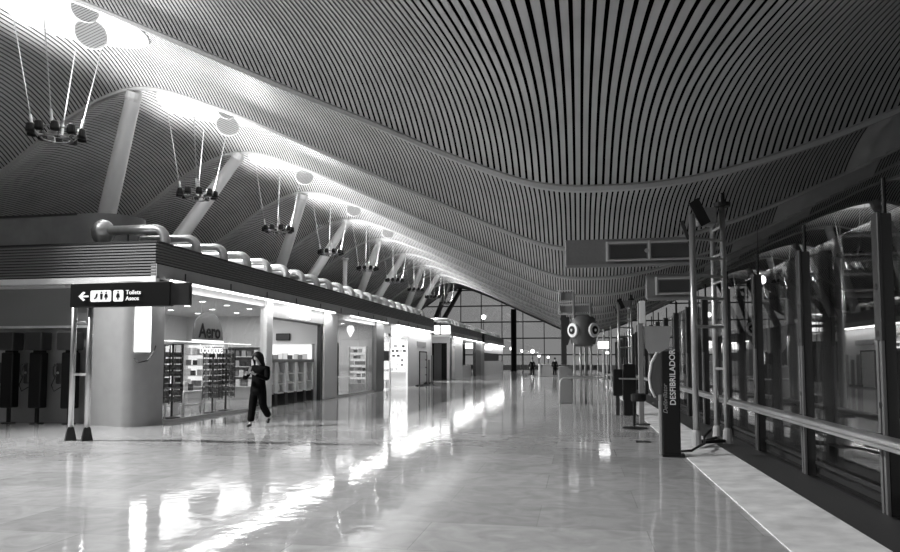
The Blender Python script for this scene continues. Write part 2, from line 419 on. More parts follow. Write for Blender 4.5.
for k, Y in enumerate([11.2] + LY):
    if k > 0: luminaire(-17.45, Y, 9.35, 'black hanging projector cluster, %s from the near end' % ORD[k - 1], 'hanging projector clusters under the left crest')
    light('uplight', 'SPOT', (-17.6, Y, 9.8), UP_W * (1 if k < 6 else .8), (-14.8, Y, 13.4), spot_size=math.radians(150), spot_blend=.5, shadow_soft_size=.3)
    if k % 2 == 1:
        light('uplight_right', 'SPOT', (19, Y, 9.6), UP_RIGHT * 4, (19.5, Y, 14), spot_size=math.radians(120), spot_blend=.7, shadow_soft_size=.3)
for k in range(2, 9, 2):
    luminaire(20.2, LY[k], 9.5, 'black hanging projector cluster under the right crest, %s along' % ORD[k // 2 - 1], 'hanging projector clusters under the right crest')
# fill spots added near the clusters to brighten the hall floor
for k, Y in enumerate([2.0, 11.2] + LY):
    light('downlight', 'SPOT', (-15.5, Y, 9.3), DOWN_W, (-5.5, Y + 1, 0), spot_size=math.radians(72), spot_blend=.9, shadow_soft_size=.25)

# reflector discs below the skylights
def disc(X, Y, z, lab, r=.5, tilt=(-.75, -.35, 0)):
    t = thing('reflector_disc', lab, 'reflector', (X, Y, z), 0, 'round reflectors beneath the skylights'); t.rotation_euler = tilt
    MB().lathe([(r * .98, .03), (r, .0), (r, -.02), (r * .96, -.03)], (0, 0, 0), 28).build('plate', M_WHITE, t)
    rb = MB()
    for i in range(-5, 6):
        h = math.sqrt(max(0, (r * .9) ** 2 - (i * r * .16) ** 2)); rb.box(-h, h, i * r * .16 - .006, i * r * .16 + .006, -.036, -.03)
    rb.build('rib', M_CHAR, t)
    MB().tube([(0, 0, .03), (.1, .2, 1.2)], .015, 5).build('hanger', M_STEEL, t)
for k in range(5):
    Y = 16.2 + 9 * k
    disc(-15.4, Y + 3.4, 12.1, 'round ribbed reflector disc below the %s left skylight' % ORD[k])
    disc(-15.0, Y + 2.6, 12.5, 'smaller plain reflector beside the %s left skylight' % ORD[k], .42)

# ---------------------------------------------------------------- shop blocks on the left
XF = -9.9
def shop_block(lab, ya, yb, front_open):
    t = thing('shop_block', lab, 'shop building', (0, 0, 0))
    lv = MB()
    for i in range(7):
        z = 3.9 + i * .07; lv.box(XF - .05, XF + .02, ya, yb, z, z + .038)
    n = 11
    for i in range(n):
        z = 3.6 + i * .0715; lv.box(-24, XF + .0, ya - .03, ya + .04, z, z + .038)
    lv.build('louvre', M_LOUV, t)
    bk = MB(); bk.box(XF - .14, XF - .06, ya + .05, yb, 3.86, 4.38); bk.box(-24, XF - .06, ya + .05, ya + .12, 3.58, 4.38); bk.build('louvre_backing', M_LOUVB, t)
    bd = MB(); bd.box(XF - .12, XF + .03, ya - .02, yb, 3.52, 3.86); bd.build('fascia_band', M_PANEL, t)
    MB().box(-24, XF + .03, ya - .05, ya + .1, 3.42, 3.56).build('front_band', M_PANEL2, t)
    y = ya + 1.2
    while y < yb: MB().box(XF + .03, XF + .05, y, y + .03, 3.56, 3.76).build('bracket', M_CHAR, t); y += 2.4
    MB().box(-24, XF - .0, ya + .02, yb, 4.385, 4.43).build('roof_deck', M_CHAR, t)
    MB().box(-24, XF - .12, ya + .12, yb, 3.36, 3.42).build('shop_ceiling', M_INT, t)
    MB().box(-16.2, -16.0, ya + .12, yb, 0, 3.36).build('back_wall', M_INT, t)
    return t
K1 = shop_block('long louvre-topped shop block along the left of the hall', 15.1, 48.0, False)
K2 = shop_block('smaller second shop block beyond the first, before the glass end wall', 54.7, 95.0, True)
def part(par, name, m, *boxes, b=0):
    mb = MB()
    for q in boxes: mb.box(*q) if not b else mb.bbox(*q, b)
    return mb.build(name, m, par)
# K1 front wall (faces camera) with recessed phone bay
part(K1, 'front_wall', M_PANEL, (-24, -11.6, 15.62, 15.72, 0, 3.42))
part(K1, 'wall_lining', mat('front_upper_panel', .24, .5), (-24, -11.9, 15.5, 15.615, 2.42, 3.40))
part(K1, 'corner_joint', M_PANEL2, (-11.88, -11.8, 15.45, 15.62, 0, 3.42))
# rounded end pillar
cp = MB(); pts = [(-11.82, 15.75), (-11.82, 15.25)]
for i in range(9):
    a = -math.pi / 2 + math.pi / 2 * i / 8; pts.append((-10.55 + .5 * math.cos(a), 15.25 - .0 + .45 * math.sin(a)))
pts += [(-10.05, 15.75)]
cp.prism(pts, 0, 3.42, 'z'); smooth_angle(cp.build('end_pillar', M_PANEL, K1), 35)
lp = thing('wall_lamp', 'tall white glowing lamp panel on the rounded corner pillar', 'lamp')
gl = MB(); pts = []
for i in range(7):
    a = -math.pi / 2 * .62 + math.pi / 2 * .52 * i / 6; pts.append((-10.55 + .52 * math.cos(a), 15.25 + .47 * math.sin(a)))
for i in reversed(range(7)):
    a = -math.pi / 2 * .62 + math.pi / 2 * .52 * i / 6; pts.append((-10.55 + .505 * math.cos(a), 15.25 + .455 * math.sin(a)))
gl.prism(pts, 1.75, 2.95, 'z').build('diffuser', M_LAMP, lp)
MB().prism([(x_, y_) for x_, y_ in pts], 2.95, 3.0, 'z').build('cap', M_STEEL, lp)
MB().prism([(x_, y_) for x_, y_ in pts], 1.70, 1.75, 'z').build('base', M_STEEL, lp)
cb = MB().tube([(-10.3, 14.9, 1.62), (-10.1, 14.82, 1.5), (-9.95, 14.95, 1.55), (-9.9, 15.1, 1.75), (-9.92, 15.2, 1.9)], .015, 6).build('cable', M_BLACK); tag(cb, 'black cable looping off the rounded corner pillar', 'cable')
# pillars, glass and doors along the hall side
XG = -10.06
def pane(par, y0, y1, z0=.08, z1=3.3):
    return part(par, 'glass_pane', G_SHOP, (XG - .012, XG + .012, y0, y1, z0, z1))
def pillar(par, y0, y1, m=M_PANEL, x0=XG - .12, x1=XF - .03):
    return part(par, 'pillar', m, (x0, x1, y0, y1, 0, 3.52), b=.02)
pane(K1, 15.8, 18.5); pane(K1, 18.53, 21.3)
part(K1, 'glass_shoe', M_STEEL, (XG - .03, XG + .03, 15.75, 21.3, 0, .08))
part(K1, 'transom', M_PANEL, (XG - .05, XG + .05, 15.75, 21.3, 3.3, 3.52))
pillar(K1, 21.3, 21.75, M_PANEL2)
part(K1, 'bay_header', M_PANEL, (XG - .1, XG + .06, 21.75, 26.6, 3.0, 3.52))
part(K1, 'bay_header_edge', M_DARK, (XG - .12, XG + .065, 21.75, 26.6, 2.94, 3.0))
part(K1, 'door_frame', M_DARK, (XG - .08, XG + .06, 26.3, 26.55, 0, 2.95))
pillar(K1, 26.6, 28.1, M_PANEL2)
pane(K1, 28.1, 31.2); pane(K1, 31.23, 33.9)
part(K1, 'glass_shoe', M_STEEL, (XG - .03, XG + .03, 28.1, 33.9, 0, .08))
part(K1, 'transom', M_PANEL, (XG - .05, XG + .05, 28.1, 33.9, 3.3, 3.52))
pillar(K1, 33.9, 35.3, mat('dark_pillar', .16, .4))
pane(K1, 35.3, 36.9)
part(K1, 'transom', M_PANEL, (XG - .05, XG + .05, 35.3, 36.9, 3.0, 3.52))
part(K1, 'door_frame', M_PANEL2, (XG - .05, XG + .05, 36.8, 36.95, 0, 3.0), (XG - .05, XG + .05, 40.8, 41.0, 0, 3.0), (XG - .05, XG + .05, 36.8, 41.0, 2.85, 3.52))
part(K1, 'side_wall', M_PANEL2, (XG - .08, XG + .02, 41.0, 48.0, 0, 3.52))
part(K1, 'end_wall', M_PANEL, (-24, XG, 47.9, 48.0, 0, 3.9))
for y_ in (26.65, 34.5, 41.2): part(K1, 'shop_partition', M_INT, (-16, XG - .15, y_, y_ + .15, 0, 3.36))
# fluorescent strips along the fascia
def strip(ya, yb, lab, z=3.49):
    t = thing('strip_light', lab, 'light', (XF + .14, ya, z), 0, 'fluorescent strips under the shop fascia')
    MB().tube([(0.0, 0, 0), (0.0, yb - ya, 0)], .024, 8).build('tube', M_TUBE, t)
    MB().box(-.12, .03, 0, yb - ya, .035, .06).build('housing', M_STEEL, t)
    light('strip_glow', 'AREA', (XF + .14, (ya + yb) / 2, z - .06), 4.5 * (yb - ya) * .5, (XF + .02, (ya + yb) / 2, 0), shape='RECTANGLE', size=.06, size_y=yb - ya)
strip(15.5, 27.3, 'longest glowing strip light under the near shop fascia')
strip(29.3, 35.4, 'second glowing strip light, over the round-sign shop')
strip(37.2, 47.6, 'third glowing strip light at the far end of the first shop block')
strip(55.0, 73.5, 'long glowing strip light under the second shop block fascia', 3.42)
strip(77.0, 94.5, 'farthest glowing strip light near the end wall', 3.42)
# vent pipes on the roof edge
def pipe(Y, n, grp, nozzle=False, lab=None):
    t = thing('vent_pipe', lab or 'bent silver vent pipe, %s from the near end of the first roof' % ORD[n], 'pipe', (-10.2, Y, 4.43), 0, grp)
    pts = [(-1.75, 0, .46), (-.35, 0, .46)] + [(-.35 + .3 * math.sin(a), 0, .16 + .3 * math.cos(a)) for a in [math.pi / 2 * i / 6 for i in range(1, 7)]] + [(-.05, 0, 0)]
    MB().tube(pts, .12, 14).build('elbow', M_PIPE, t, smooth=True)
    MB().lathe([(.16, 0), (.16, .05), (.13, .06)], (-.05, 0, 0), 14).build('flange', M_PIPE, t)
    MB().tube([(-1.1, 0, .46), (-1.1, 0, 0)], .02, 6).build('leg', M_CHAR, t)
    if nozzle:
        MB().lathe([(.02, .2), (.2, .13), (.32, -.02), (.32, -.09), (.24, -.22), (.14, -.3)], (-1.86, -.02, .44), 22, 'y').build('nozzle', M_PIPE, t, smooth=True)
    return t
pipe(16.0, 0, 'bent vent pipes along the first shop roof', True)
p0 = pipe(17.5, 1, 'bent vent pipes along the first shop roof')
for i in range(2, 21): dup(p0, (-10.2, 16 + 1.5 * i, 4.43), 'bent silver vent pipe, %s from the near end of the first roof' % ORD[i])
for i in range(25):
    d = dup(p0, (-10.2, 56 + 1.5 * i, 4.43), 'bent silver vent pipe on the second shop roof, %s from its near end' % ORD[i]); d['group'] = 'bent vent pipes along the second shop roof'
# metal plant enclosure on the near roof
t = thing('roof_plant_housing', 'rounded sheet-metal housing on the near shop roof', 'plant housing', (0, 0, 4.43))
pts = [(-23, 17.6)] + [(-13.6 + 1.0 * math.cos(a), 18.4 + .9 * math.sin(a)) for a in [-math.pi / 2 + math.pi * i / 16 for i in range(17)]] + [(-23, 19.3)]
smooth_angle(MB().prism(pts, 0, 1.3, 'z').build('casing', mat('sheet_metal', .30, .38, metal=.7, noise=.15, nscale=1.5), t), 35)
sm = MB()
for X in (-14.6, -16.2, -17.8, -19.4): sm.box(X, X + .03, 17.56, 17.6, 0, 1.3)
sm.box(-23, -14.0, 17.5, 17.6, 1.25, 1.32); sm.build('seam', M_CHAR, t)

# ---- shop interior: ceiling spots
sp0 = None; n = 0
for (ys, xs) in (([16.5, 18, 19.5, 21, 22.6, 24.4], (-11.2, -12.6, -14.2)), ([28.9, 30.6, 32.4], (-11.2, -13)), ([36.5, 38.5, 40.2], (-11.4, -13.5))):
    for y in ys:
        for x in xs:
            n += 1; slab = 'round recessed shop ceiling spotlight, %s counted inwards from the corner pillar' % (ORD[n - 1])
            if sp0 is None:
                sp0 = thing('ceiling_spot', slab, 'light', (x, y, 3.355), 0, 'recessed ceiling spots inside the shops')
                MB().lathe([(.13, 0), (.13, -.02), (.1, -.02)], (0, 0, 0), 14).build('bezel', M_WHITE, sp0)
                MB().lathe([(.09, -.021), (.09, -.026)], (0, 0, 0), 12).build('lens', M_TUBE, sp0)
            else: dup(sp0, (x, y, 3.355), slab)
for (y0, y1, e) in ((15.9, 26.4, 60), (28.3, 34.2, 42), (35.2, 41.0, 110)):
    light('shop_ceiling_light', 'AREA', (-12.6, (y0 + y1) / 2, 3.30), e, (-12.6, (y0 + y1) / 2, 0), shape='RECTANGLE', size=3.5, size_y=(y1 - y0) * .9)

# ---- back shelf, lit, with goods
def shelf_unit(lab, X, y0, y1, z0, z1, rows, m, mback, depth=.3, front=False):   # front: X is the wall's y, y0..y1 run along x
    t = thing('shelf_unit', lab, 'shelving', (y0, X, 0) if front else (X, y0, 0), -math.pi / 2 if front else 0); L = y1 - y0
    f = MB()
    for i in range(rows + 1):
        z = z0 + (z1 - z0) * i / rows; f.box(0, depth, 0, L, z - .015, z + .015)
    f.build('shelf', m, t); MB().box(-.02, 0, 0, L, z0, z1).build('back_panel', mback, t)
    MB().box(0, depth, 0, .03, 0, z1).build('side_panel', m, t); MB().box(0, depth, L - .03, L, 0, z1).build('side_panel', m, t)
    return t
rnd = random.Random(3)
GM = [mat('goods_%d' % i, v, .5) for i, v in enumerate((.05, .2, .45, .7, .85))]
GOODS = {}
TONE = ['black', 'dark grey', 'mid grey', 'pale grey', 'white']
TIER = {1: ['only'], 3: ['lowest', 'middle', 'top'], 2: ['lower', 'upper'], 4: ['lowest', 'second lowest', 'third', 'top'], 6: ['lowest', 'second lowest', 'third', 'fourth', 'fifth', 'top']}
def goods(kind, X, y0, y1, zs, lab, grp, step=.32, front=False):
    for zi, z in enumerate(zs):
        y = y0 + .15; cnt = 0; ks = 2 if kind == 'magazine' else 0
        while y < y1 - .14:
            k = rnd.randrange(ks, 5); key = (kind, k)
            if key not in GOODS:
                if kind == 'product_box': o = MB().bbox(-.06, .06, -.09, .09, 0, .2 + .02 * k, .008).build('product_box', GM[k])
                elif kind == 'bottle': o = MB().lathe([(.045, 0), (.05, .02), (.05, .15), (.018, .2), (.018, .26), (.02, .27)], (0, 0, 0), 10).build('bottle', GM[k], smooth=True)
                else: o = MB().box(-.008, .008, -.105, .105, 0, .28).build('magazine', GM[k])
                GOODS[key] = o
            else:
                o = GOODS[key].copy(); C.objects.link(o)
            o.location = (y, X, z + .016) if front else (X, y, z + .016); o.rotation_euler = (0, 0, math.pi / 2 if front else 0); o.scale = (1, 1, .8 if len(zs) > 5 else 1); tag(o, '%s %s, %s along%s' % (TONE[k], lab, ORD[cnt], '' if len(zs) == 1 else ' %s tier' % TIER[len(zs)][zi]), kind.replace('_', ' '), grp); cnt += 1
            if kind == 'magazine': o.rotation_euler = (0, -.25, 0)
            y += step * rnd.uniform(.85, 1.3)
# lit shelves on the partitions, facing the entrance of the hall
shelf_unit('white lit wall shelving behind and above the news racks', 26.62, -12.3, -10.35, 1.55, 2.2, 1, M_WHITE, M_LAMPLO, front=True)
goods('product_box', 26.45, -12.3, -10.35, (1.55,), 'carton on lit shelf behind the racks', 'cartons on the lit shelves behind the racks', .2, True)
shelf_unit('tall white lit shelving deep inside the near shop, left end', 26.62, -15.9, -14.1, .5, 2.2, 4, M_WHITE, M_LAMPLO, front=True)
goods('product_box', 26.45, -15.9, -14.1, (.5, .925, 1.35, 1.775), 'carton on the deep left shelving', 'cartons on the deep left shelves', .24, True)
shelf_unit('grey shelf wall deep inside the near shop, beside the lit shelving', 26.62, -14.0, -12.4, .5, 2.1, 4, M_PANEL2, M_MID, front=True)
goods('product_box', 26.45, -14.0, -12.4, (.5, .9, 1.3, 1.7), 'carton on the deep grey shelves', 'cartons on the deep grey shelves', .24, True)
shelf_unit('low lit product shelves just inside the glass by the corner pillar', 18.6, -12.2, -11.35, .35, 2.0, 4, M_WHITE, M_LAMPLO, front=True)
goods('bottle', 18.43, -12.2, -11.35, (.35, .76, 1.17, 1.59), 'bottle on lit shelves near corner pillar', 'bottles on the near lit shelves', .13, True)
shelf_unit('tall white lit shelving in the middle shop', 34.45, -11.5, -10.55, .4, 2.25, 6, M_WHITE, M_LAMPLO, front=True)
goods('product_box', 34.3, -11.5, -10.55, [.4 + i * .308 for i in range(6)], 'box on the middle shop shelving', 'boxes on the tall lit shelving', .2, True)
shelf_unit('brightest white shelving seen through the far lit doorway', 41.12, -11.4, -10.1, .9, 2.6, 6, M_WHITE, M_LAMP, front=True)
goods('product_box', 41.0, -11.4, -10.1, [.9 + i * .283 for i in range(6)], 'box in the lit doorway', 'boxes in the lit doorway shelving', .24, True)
# low display tables in the near shop
for i, (x, y, w, l) in enumerate([(-11.7, 19.4, .7, 1.1), (-12.9, 17.2, .6, 1.0), (-11.5, 20.9, .5, .8)]):
    lab = ['low display table strewn with goods behind the shop glass', 'low display table by the lit bottles', 'small low display table near the news rack bay'][i]
    t = thing('display_table', lab, 'table', (x, y, 0), 0, 'display tables in the near shop')
    MB().bbox(-w / 2, w / 2, -l / 2, l / 2, .58, .64, .01).build('tabletop', M_PANEL2, t)
    for a in (-1, 1):
        for b_ in (-1, 1): MB().box(a * (w / 2 - .06) - .025, a * (w / 2 - .06) + .025, b_ * (l / 2 - .06) - .025, b_ * (l / 2 - .06) + .025, 0, .58).build('leg', M_STEEL, t)
    MB().bbox(-w / 2 + .05, w / 2 - .05, -l / 2 + .05, l / 2 - .05, .2, .24, .01).build('lower_shelf', M_PANEL2, t)
    goods('product_box', x - .1, y - l / 2, y + l / 2, (.625,), 'carton on %s' % ['the strewn display table', 'the table by the bottles', 'the small table'][i], 'cartons on the display tables', .22)
    goods('product_box', x + .12, y - l / 2, y + l / 2, (.625,), 'carton on the outer edge of %s' % ['the strewn display table', 'the table by the bottles', 'the small table'][i], 'cartons on the display tables', .24)
# revolving racks
def rack(x, y, h, r, lab, rz=0):
    t = thing('revolving_rack', lab, 'display rack', (x, y, 0), rz, 'revolving racks behind the shop glass')
    MB().lathe([(.22, 0), (.22, .03), (.03, .05), (.03, h)], (0, 0, 0), 14).build('stand', M_CHAR, t)
    cards = MB(); wire = MB(); tiers = int((h - .5) / .17)
    for k in range(6):
        a = 2 * math.pi * k / 6; u = Vector((math.cos(a), math.sin(a), 0)); w = Vector((-u.y, u.x, 0))
        for i in range(tiers):
            z = .45 + i * .17; c = u * (r * .9)
            if random.random() < .88:
                p = [c - w * r * .42 + Vector((0, 0, z)), c + w * r * .42 + Vector((0, 0, z)), c + w * r * .42 + u * -.03 + Vector((0, 0, z + .13)), c - w * r * .42 + u * -.03 + Vector((0, 0, z + .13))]
                q = [v + u * .012 for v in p]; cards.add(p + q, [(3, 2, 1, 0), (4, 5, 6, 7), (0, 1, 5, 4), (2, 3, 7, 6), (1, 2, 6, 5), (3, 0, 4, 7)])
        for s_ in (-1, 1): wire.tube([u * r * .95 + w * r * .45 * s_ + Vector((0, 0, .4)), u * r * .95 + w * r * .45 * s_ + Vector((0, 0, h))], .008, 4)
    wire.lathe([(r * .95, h - .02), (r * .95, h)], (0, 0, 0), 12)
    wire.build('wire_frame', M_BLACK, t); o = cards.build('cards', mat('rack_cards', .10, .5, noise=.9, nscale=9), t); o['kind'] = 'stuff'
rack(-10.75, 16.6, 1.95, .26, 'dark revolving card rack nearest the corner pillar')
rack(-10.8, 17.35, 2.0, .26, 'dark revolving card rack, second from the corner pillar', .4)
rack(-10.7, 19.3, 1.95, .27, 'dark revolving rack just right of the arched sign', .2)
rack(-10.75, 20.2, 1.9, .25, 'grey revolving rack just left of the walking woman', .1)
# white light tube rail across the shop window
o = MB().tube([(-10.45, 16.2, 2.06), (-10.45, 21.2, 2.06)], .012, 6).build('light_tube', M_LAMP); tag(o, 'thin white light tube running across the near shop window', 'light')
# arched sign with lettering
t = thing('arched_sign', 'grey arched shop sign with dark lettering hanging in the near window', 'sign', (-10.3, 18.28, 0))
def arch(w, zb, h, n=16): return [(-w, zb)] + [(-w * math.cos(math.pi * i / n), zb + h * math.sin(math.pi * i / n) ** .8) for i in range(1, n)] + [(w, zb)]
MB().prism(arch(.8, 2.12, .80), -.02, .02, 'x').build('board', mat('arch_board', .26, .5), t)
MB().box(-.021, .03, -.82, .82, 2.07, 2.12).build('lit_edge', M_LAMP, t)
text('lettering', 'Aero', .56, M_BLACK, t, (.028, .05, 2.36), (math.pi / 2, 0, math.pi / 2), bold=.01)
text('glowing_lettering', 'boutique', .36, mat('glow_letter', .8, .5, emit=.33), t, (.03, .15, 1.86), (math.pi / 2, 0, math.pi / 2), bold=.004)
for s_ in (-.4, .4): MB().tube([(0, s_, 2.8), (0, s_, 3.34)], .008, 4).build('hanger', M_STEEL, t)
# lit box sign above the racks
t = thing('lit_box_sign', 'small white lit box sign over the news racks', 'sign', (-9.84, 23.9, 3.25))
MB().bbox(-.12, .06, -.75, .75, -.2, .2, .02).build('box', M_LAMP, t)
text('lettering', 'Aero', .26, M_BLACK, t, (.066, -.25, 0.02), (math.pi / 2, 0, math.pi / 2), .002)
MB().box(-.13, .07, .02, .05, -.2, .2).build('divider', M_CHAR, t)
# five news racks at the open bay
M_RK = mat('rack_metal', .78, .4)
NLAB = ['news rack beside the walking woman, first of five', 'news rack, second of five from the woman', 'middle news rack of the five', 'news rack, fourth of five from the woman', 'last news rack of the five, beside the dark door frame']
nr0 = None
for i in range(5):
    y = 22.35 + .86 * i
    if nr0 is None:
        t = nr0 = thing('news_rack', NLAB[0], 'display rack', (-10.35, y, 0), 0, 'news racks in the open bay')
        for s_ in (-.37, .37): MB().bbox(-.25, .12, s_ - .05, s_ + .05, .42, 1.5, .01).build('upright', M_RK, t); MB().bbox(-.26, .1, s_ - .05, s_ + .05, 0, .44, .01).build('foot', M_CHAR, t)
        MB().bbox(-.28, .12, -.425, .425, 1.48, 1.6, .01).build('top_shelf', M_MID, t)
        MB().box(-.28, -.25, -.36, .36, .1, 1.48).build('back_panel', M_PANEL2, t)
        for z in (.45, .78, 1.12): MB().add([(-.25, -.32, z + .06), (-.25, .32, z + .06), (.06, .32, z - .03), (.06, -.32, z - .03), (-.25, -.32, z + .03), (-.25, .32, z + .03), (.06, .32, z - .06), (.06, -.32, z - .06)],
            [(0, 3, 2, 1), (4, 5, 6, 7), (0, 1, 5, 4), (2, 3, 7, 6), (1, 2, 6, 5), (3, 0, 4, 7)]).build('tray', M_RK, t)
    else: dup(nr0, (-10.35, y, 0), NLAB[i])
    goods('magazine', -10.36, y - .36, y + .30, (.47, .80, 1.14), 'magazine in the %s news rack from the woman' % ORD[i], 'magazines in the news racks', .225)
# wall screen over the racks
t = thing('wall_screen', 'small dark screen on the wall above the lit rack shelves', 'screen', (-11.7, 26.62, 2.5))
MB().bbox(-.3, .3, -.07, 0, -.14, .14, .01).build('casing', M_BLACK, t); MB().box(-.27, .27, -.075, -.07, -.11, .11).build('display', M_CHAR, t)
# middle shop: dark mannequin-like rack, hanging disc sign
t = thing('round_sign', 'white lit round sign jutting from the fascia over the far lit doorway', 'sign', (-9.56, 36.6, 3.05))
MB().lathe([(.30, -.05), (.33, -.03), (.33, .03), (.30, .05)], (0, 0, 0), 24, 'y').build('disc', M_LAMP, t)
MB().tube([(0, 0, .3), (0, 0, .5)], .02, 6).build('bracket', M_STEEL, t)
t = thing('round_sign', 'white lit shield-shaped sign inside the middle shop window', 'sign', (-10.3, 30.9, 2.95))
MB().prism([(-.15, .14), (-.17, 0), (-.07, -.2), (0, -.32), (.07, -.2), (.17, 0), (.15, .14), (.07, .2), (-.07, .2)], -.04, .04, 'y').build('shield', M_LAMP, t)
MB().tube([(0, 0, .25), (0, 0, .4)], .015, 6).build('bracket', M_STEEL, t)
t = thing('display_cabinet', 'dark tall cabinet behind the middle shop glass', 'cabinet', (-10.9, 29.7, 0))
MB().bbox(-.3, .3, -.5, .5, 0, 2.35, .02).build('body', M_CHAR, t); MB().box(.3, .31, -.44, .44, 1.9, 2.3).build('header', M_BLACK, t)
for z in (.5, .9, 1.3, 1.7): MB().box(.3, .34, -.44, .44, z, z + .03).build('shelf', M_MID, t)
# posters
for i, z in enumerate((.75, 1.3, 2.3)):
    t = tag(MB().box(0, .02, -.5, .5, -.22, .22).build('poster', (M_LAMPLO, M_LAMPLO, M_LAMPLO)[i], None, (XG + .02, 36.1, z)), ['lowest', 'middle', 'highest'][i] + ' bright poster on the glass beside the far lit doorway', 'poster', 'posters beside the far lit doorway')
t = tag(MB().box(0, .02, -.5, .5, -.26, .26).build('poster', M_CHAR, None, (XG + .02, 36.1, 1.8)), 'dark poster between the bright posters by the lit doorway', 'poster', 'posters beside the far lit doorway')
# freestanding panel stand
t = thing('panel_stand', 'black framed stand with four pale panels near the far lit doorway', 'display stand', (-9.5, 42.7, 0))
MB().box(-.03, .03, -1.0, -.92, 0, 2.1).build('upright', M_BLACK, t); MB().box(-.03, .03, .92, 1.0, 0, 2.1).build('upright', M_BLACK, t)
MB().box(-.03, .03, -1, 1, 2.05, 2.12).build('top_bar', M_BLACK, t); MB().box(-.25, .25, -1.0, 1.0, 0, .05).build('base', M_BLACK, t)
for i in range(4): MB().box(-.02, .02, -.9, .9, .2 + i * .47, .62 + i * .47).build('panel', M_WHITE, t)
# thin banners against the side wall
for i, y in enumerate((44.8, 45.7, 46.6)):
    t = thing('banner_stand', ['nearest', 'middle', 'farthest'][i] + ' narrow grey banner stand at the end of the first shop block', 'banner', (-9.75, y, 0), 0, 'narrow banner stands')
    MB().box(-.02, .02, -.22, .22, .1, 1.9 - .3 * (i % 2)).build('banner', M_MID, t); MB().box(-.12, .12, -.25, .25, 0, .1).build('base', M_CHAR, t)
t = tag(MB().box(0, .03, -1.3, 1.3, -.16, .16).build('wall_sign', M_PANEL, None, (XG + .022, 44.6, 2.6)), 'pale wall sign on the end panel of the first shop block', 'sign')

# ---------------------------------------------------------------- second block details
part(K2, 'front_wall', M_PANEL2, (-24, -12.4, 54.78, 54.9, 0, 3.42), (-12.4, XG + .02, 54.78, 54.9, 2.95, 3.42), (-10.25, XG + .02, 54.78, 54.9, 0, 2.95))
part(K2, 'doorway', M_BLACK, (-12.3, -10.4, 55.6, 55.7, 0, 2.95))
part(K2, 'door_panel', mat('k2_panel', .12, .4), (-11.4, -10.8, 55.3, 55.36, 0, 2.9))
pillar(K2, 56.6, 60.6, M_PANEL2)
part(K2, 'pillar', M_CHAR, (-10.2, -9.92, 68.5, 72.2, 0, 3.4))
pillar(K2, 72.2, 75.0)
part(K2, 'wall_panel', M_PANEL2, (-10.15, -10.0, 75, 95, 0, 1.5), (-10.15, -10.0, 75, 95, 2.4, 3.4))
part(K2, 'dark_opening', M_BLACK, (-10.6, -10.5, 76, 94, 1.4, 2.5))
part(K2, 'inner_wall', mat('k2_inner', .10, .6), (-12.1, -12.0, 60.6, 75, 0, 3.3))
part(K2, 'counter', M_PANEL, (-11.0, -10.3, 61, 68, 0, 1.1))
for i, (x, y, z, lab) in enumerate([(-10.3, 54.5, 3.98, 'white lit square sign on the second block corner, right of its twin'), (-11.0, 54.5, 3.98, 'white lit narrow sign on the second block front, left of its twin'),
                                    (-10.2, 66.0, 2.95, 'white lit hanging sign over the open counter of the second block'), (-9.6, 76.0, 2.95, 'brightest hanging lit sign by the far pillar of the second block')]):
    t = thing('lit_box_sign', lab, 'sign', (x, y, z), 0, 'lit signs on the second shop block')
    w = .2 if i == 1 else .36
    MB().bbox(-w, w, -.08, .08, -.34 if i < 2 else -.26, .34 if i < 2 else .26, .02).build('box', M_LAMP, t)
    if i < 2: MB().box(-.03, .03, .07, .2, -.03, .03).build('bracket', M_STEEL, t)
    else: MB().tube([(0, 0, .25), (0, 0, .62)], .02, 5).build('bracket', M_STEEL, t)
t = thing('fascia_screen', 'black square screen above the far end of the second block', 'screen', (-9.76, 74.0, 3.9))
MB().bbox(-.1, .1, -.9, .9, -.45, .45, .02).build('casing', M_BLACK, t); MB().box(.1, .11, -.8, .8, -.35, .35).build('display', M_CHAR, t)
light('k2_light', 'AREA', (-11.2, 66, 3.25), 18, (-11.2, 66, 0), shape='RECTANGLE', size=1.5, size_y=8)

# ---------------------------------------------------------------- direction sign on twin posts, left
t = thing('direction_sign', 'black hanging direction sign with arrow and pictograms on twin posts', 'sign', (0, 12.1, 0))
MB().bbox(-9.72, -7.58, -.07, .07, 2.58, 3.05, .012).build('board', M_BLACK, t)
part(t, 'end_panel', M_CHAR, (-7.58, -7.2, -.05, .05, 2.6, 3.02))
for s_, x in ((0, -9.74), (1, -9.38)):
    p = MB().tube([(x, .1, .02), (x, .1, 3.0 if s_ == 0 else 2.6)], .05, 14).build('post', M_STEEL, t, smooth=True)
    MB().lathe([(.14, 0), (.13, .04), (.08, .24), (.06, .26)], (x, .1, 0), 4).build('weight', M_CHAR, p)
for z in (1.28, 2.3): MB().tube([(-9.74, .1, z), (-9.38, .1, z)], .025, 8).build('rung', M_STEEL, t)
ar = MB(); ar.prism([(-9.52, 2.79), (-9.42, 2.88), (-9.38, 2.86), (-9.445, 2.806), (-9.31, 2.806), (-9.31, 2.774), (-9.445, 2.774), (-9.38, 2.72), (-9.42, 2.70)], -.085, -.072, 'y'); ar.build('arrow', M_LETTER, t)
def rrect(x0, x1, z0, z1, r=.03):
    p = []
    for cx, cz, a0 in ((x1 - r, z1 - r, 0), (x0 + r, z1 - r, 90), (x0 + r, z0 + r, 180), (x1 - r, z0 + r, 270)):
        for i in range(5): a = math.radians(a0 + 90 * i / 4); p.append((cx + r * math.cos(a), cz + r * math.sin(a)))
    return p
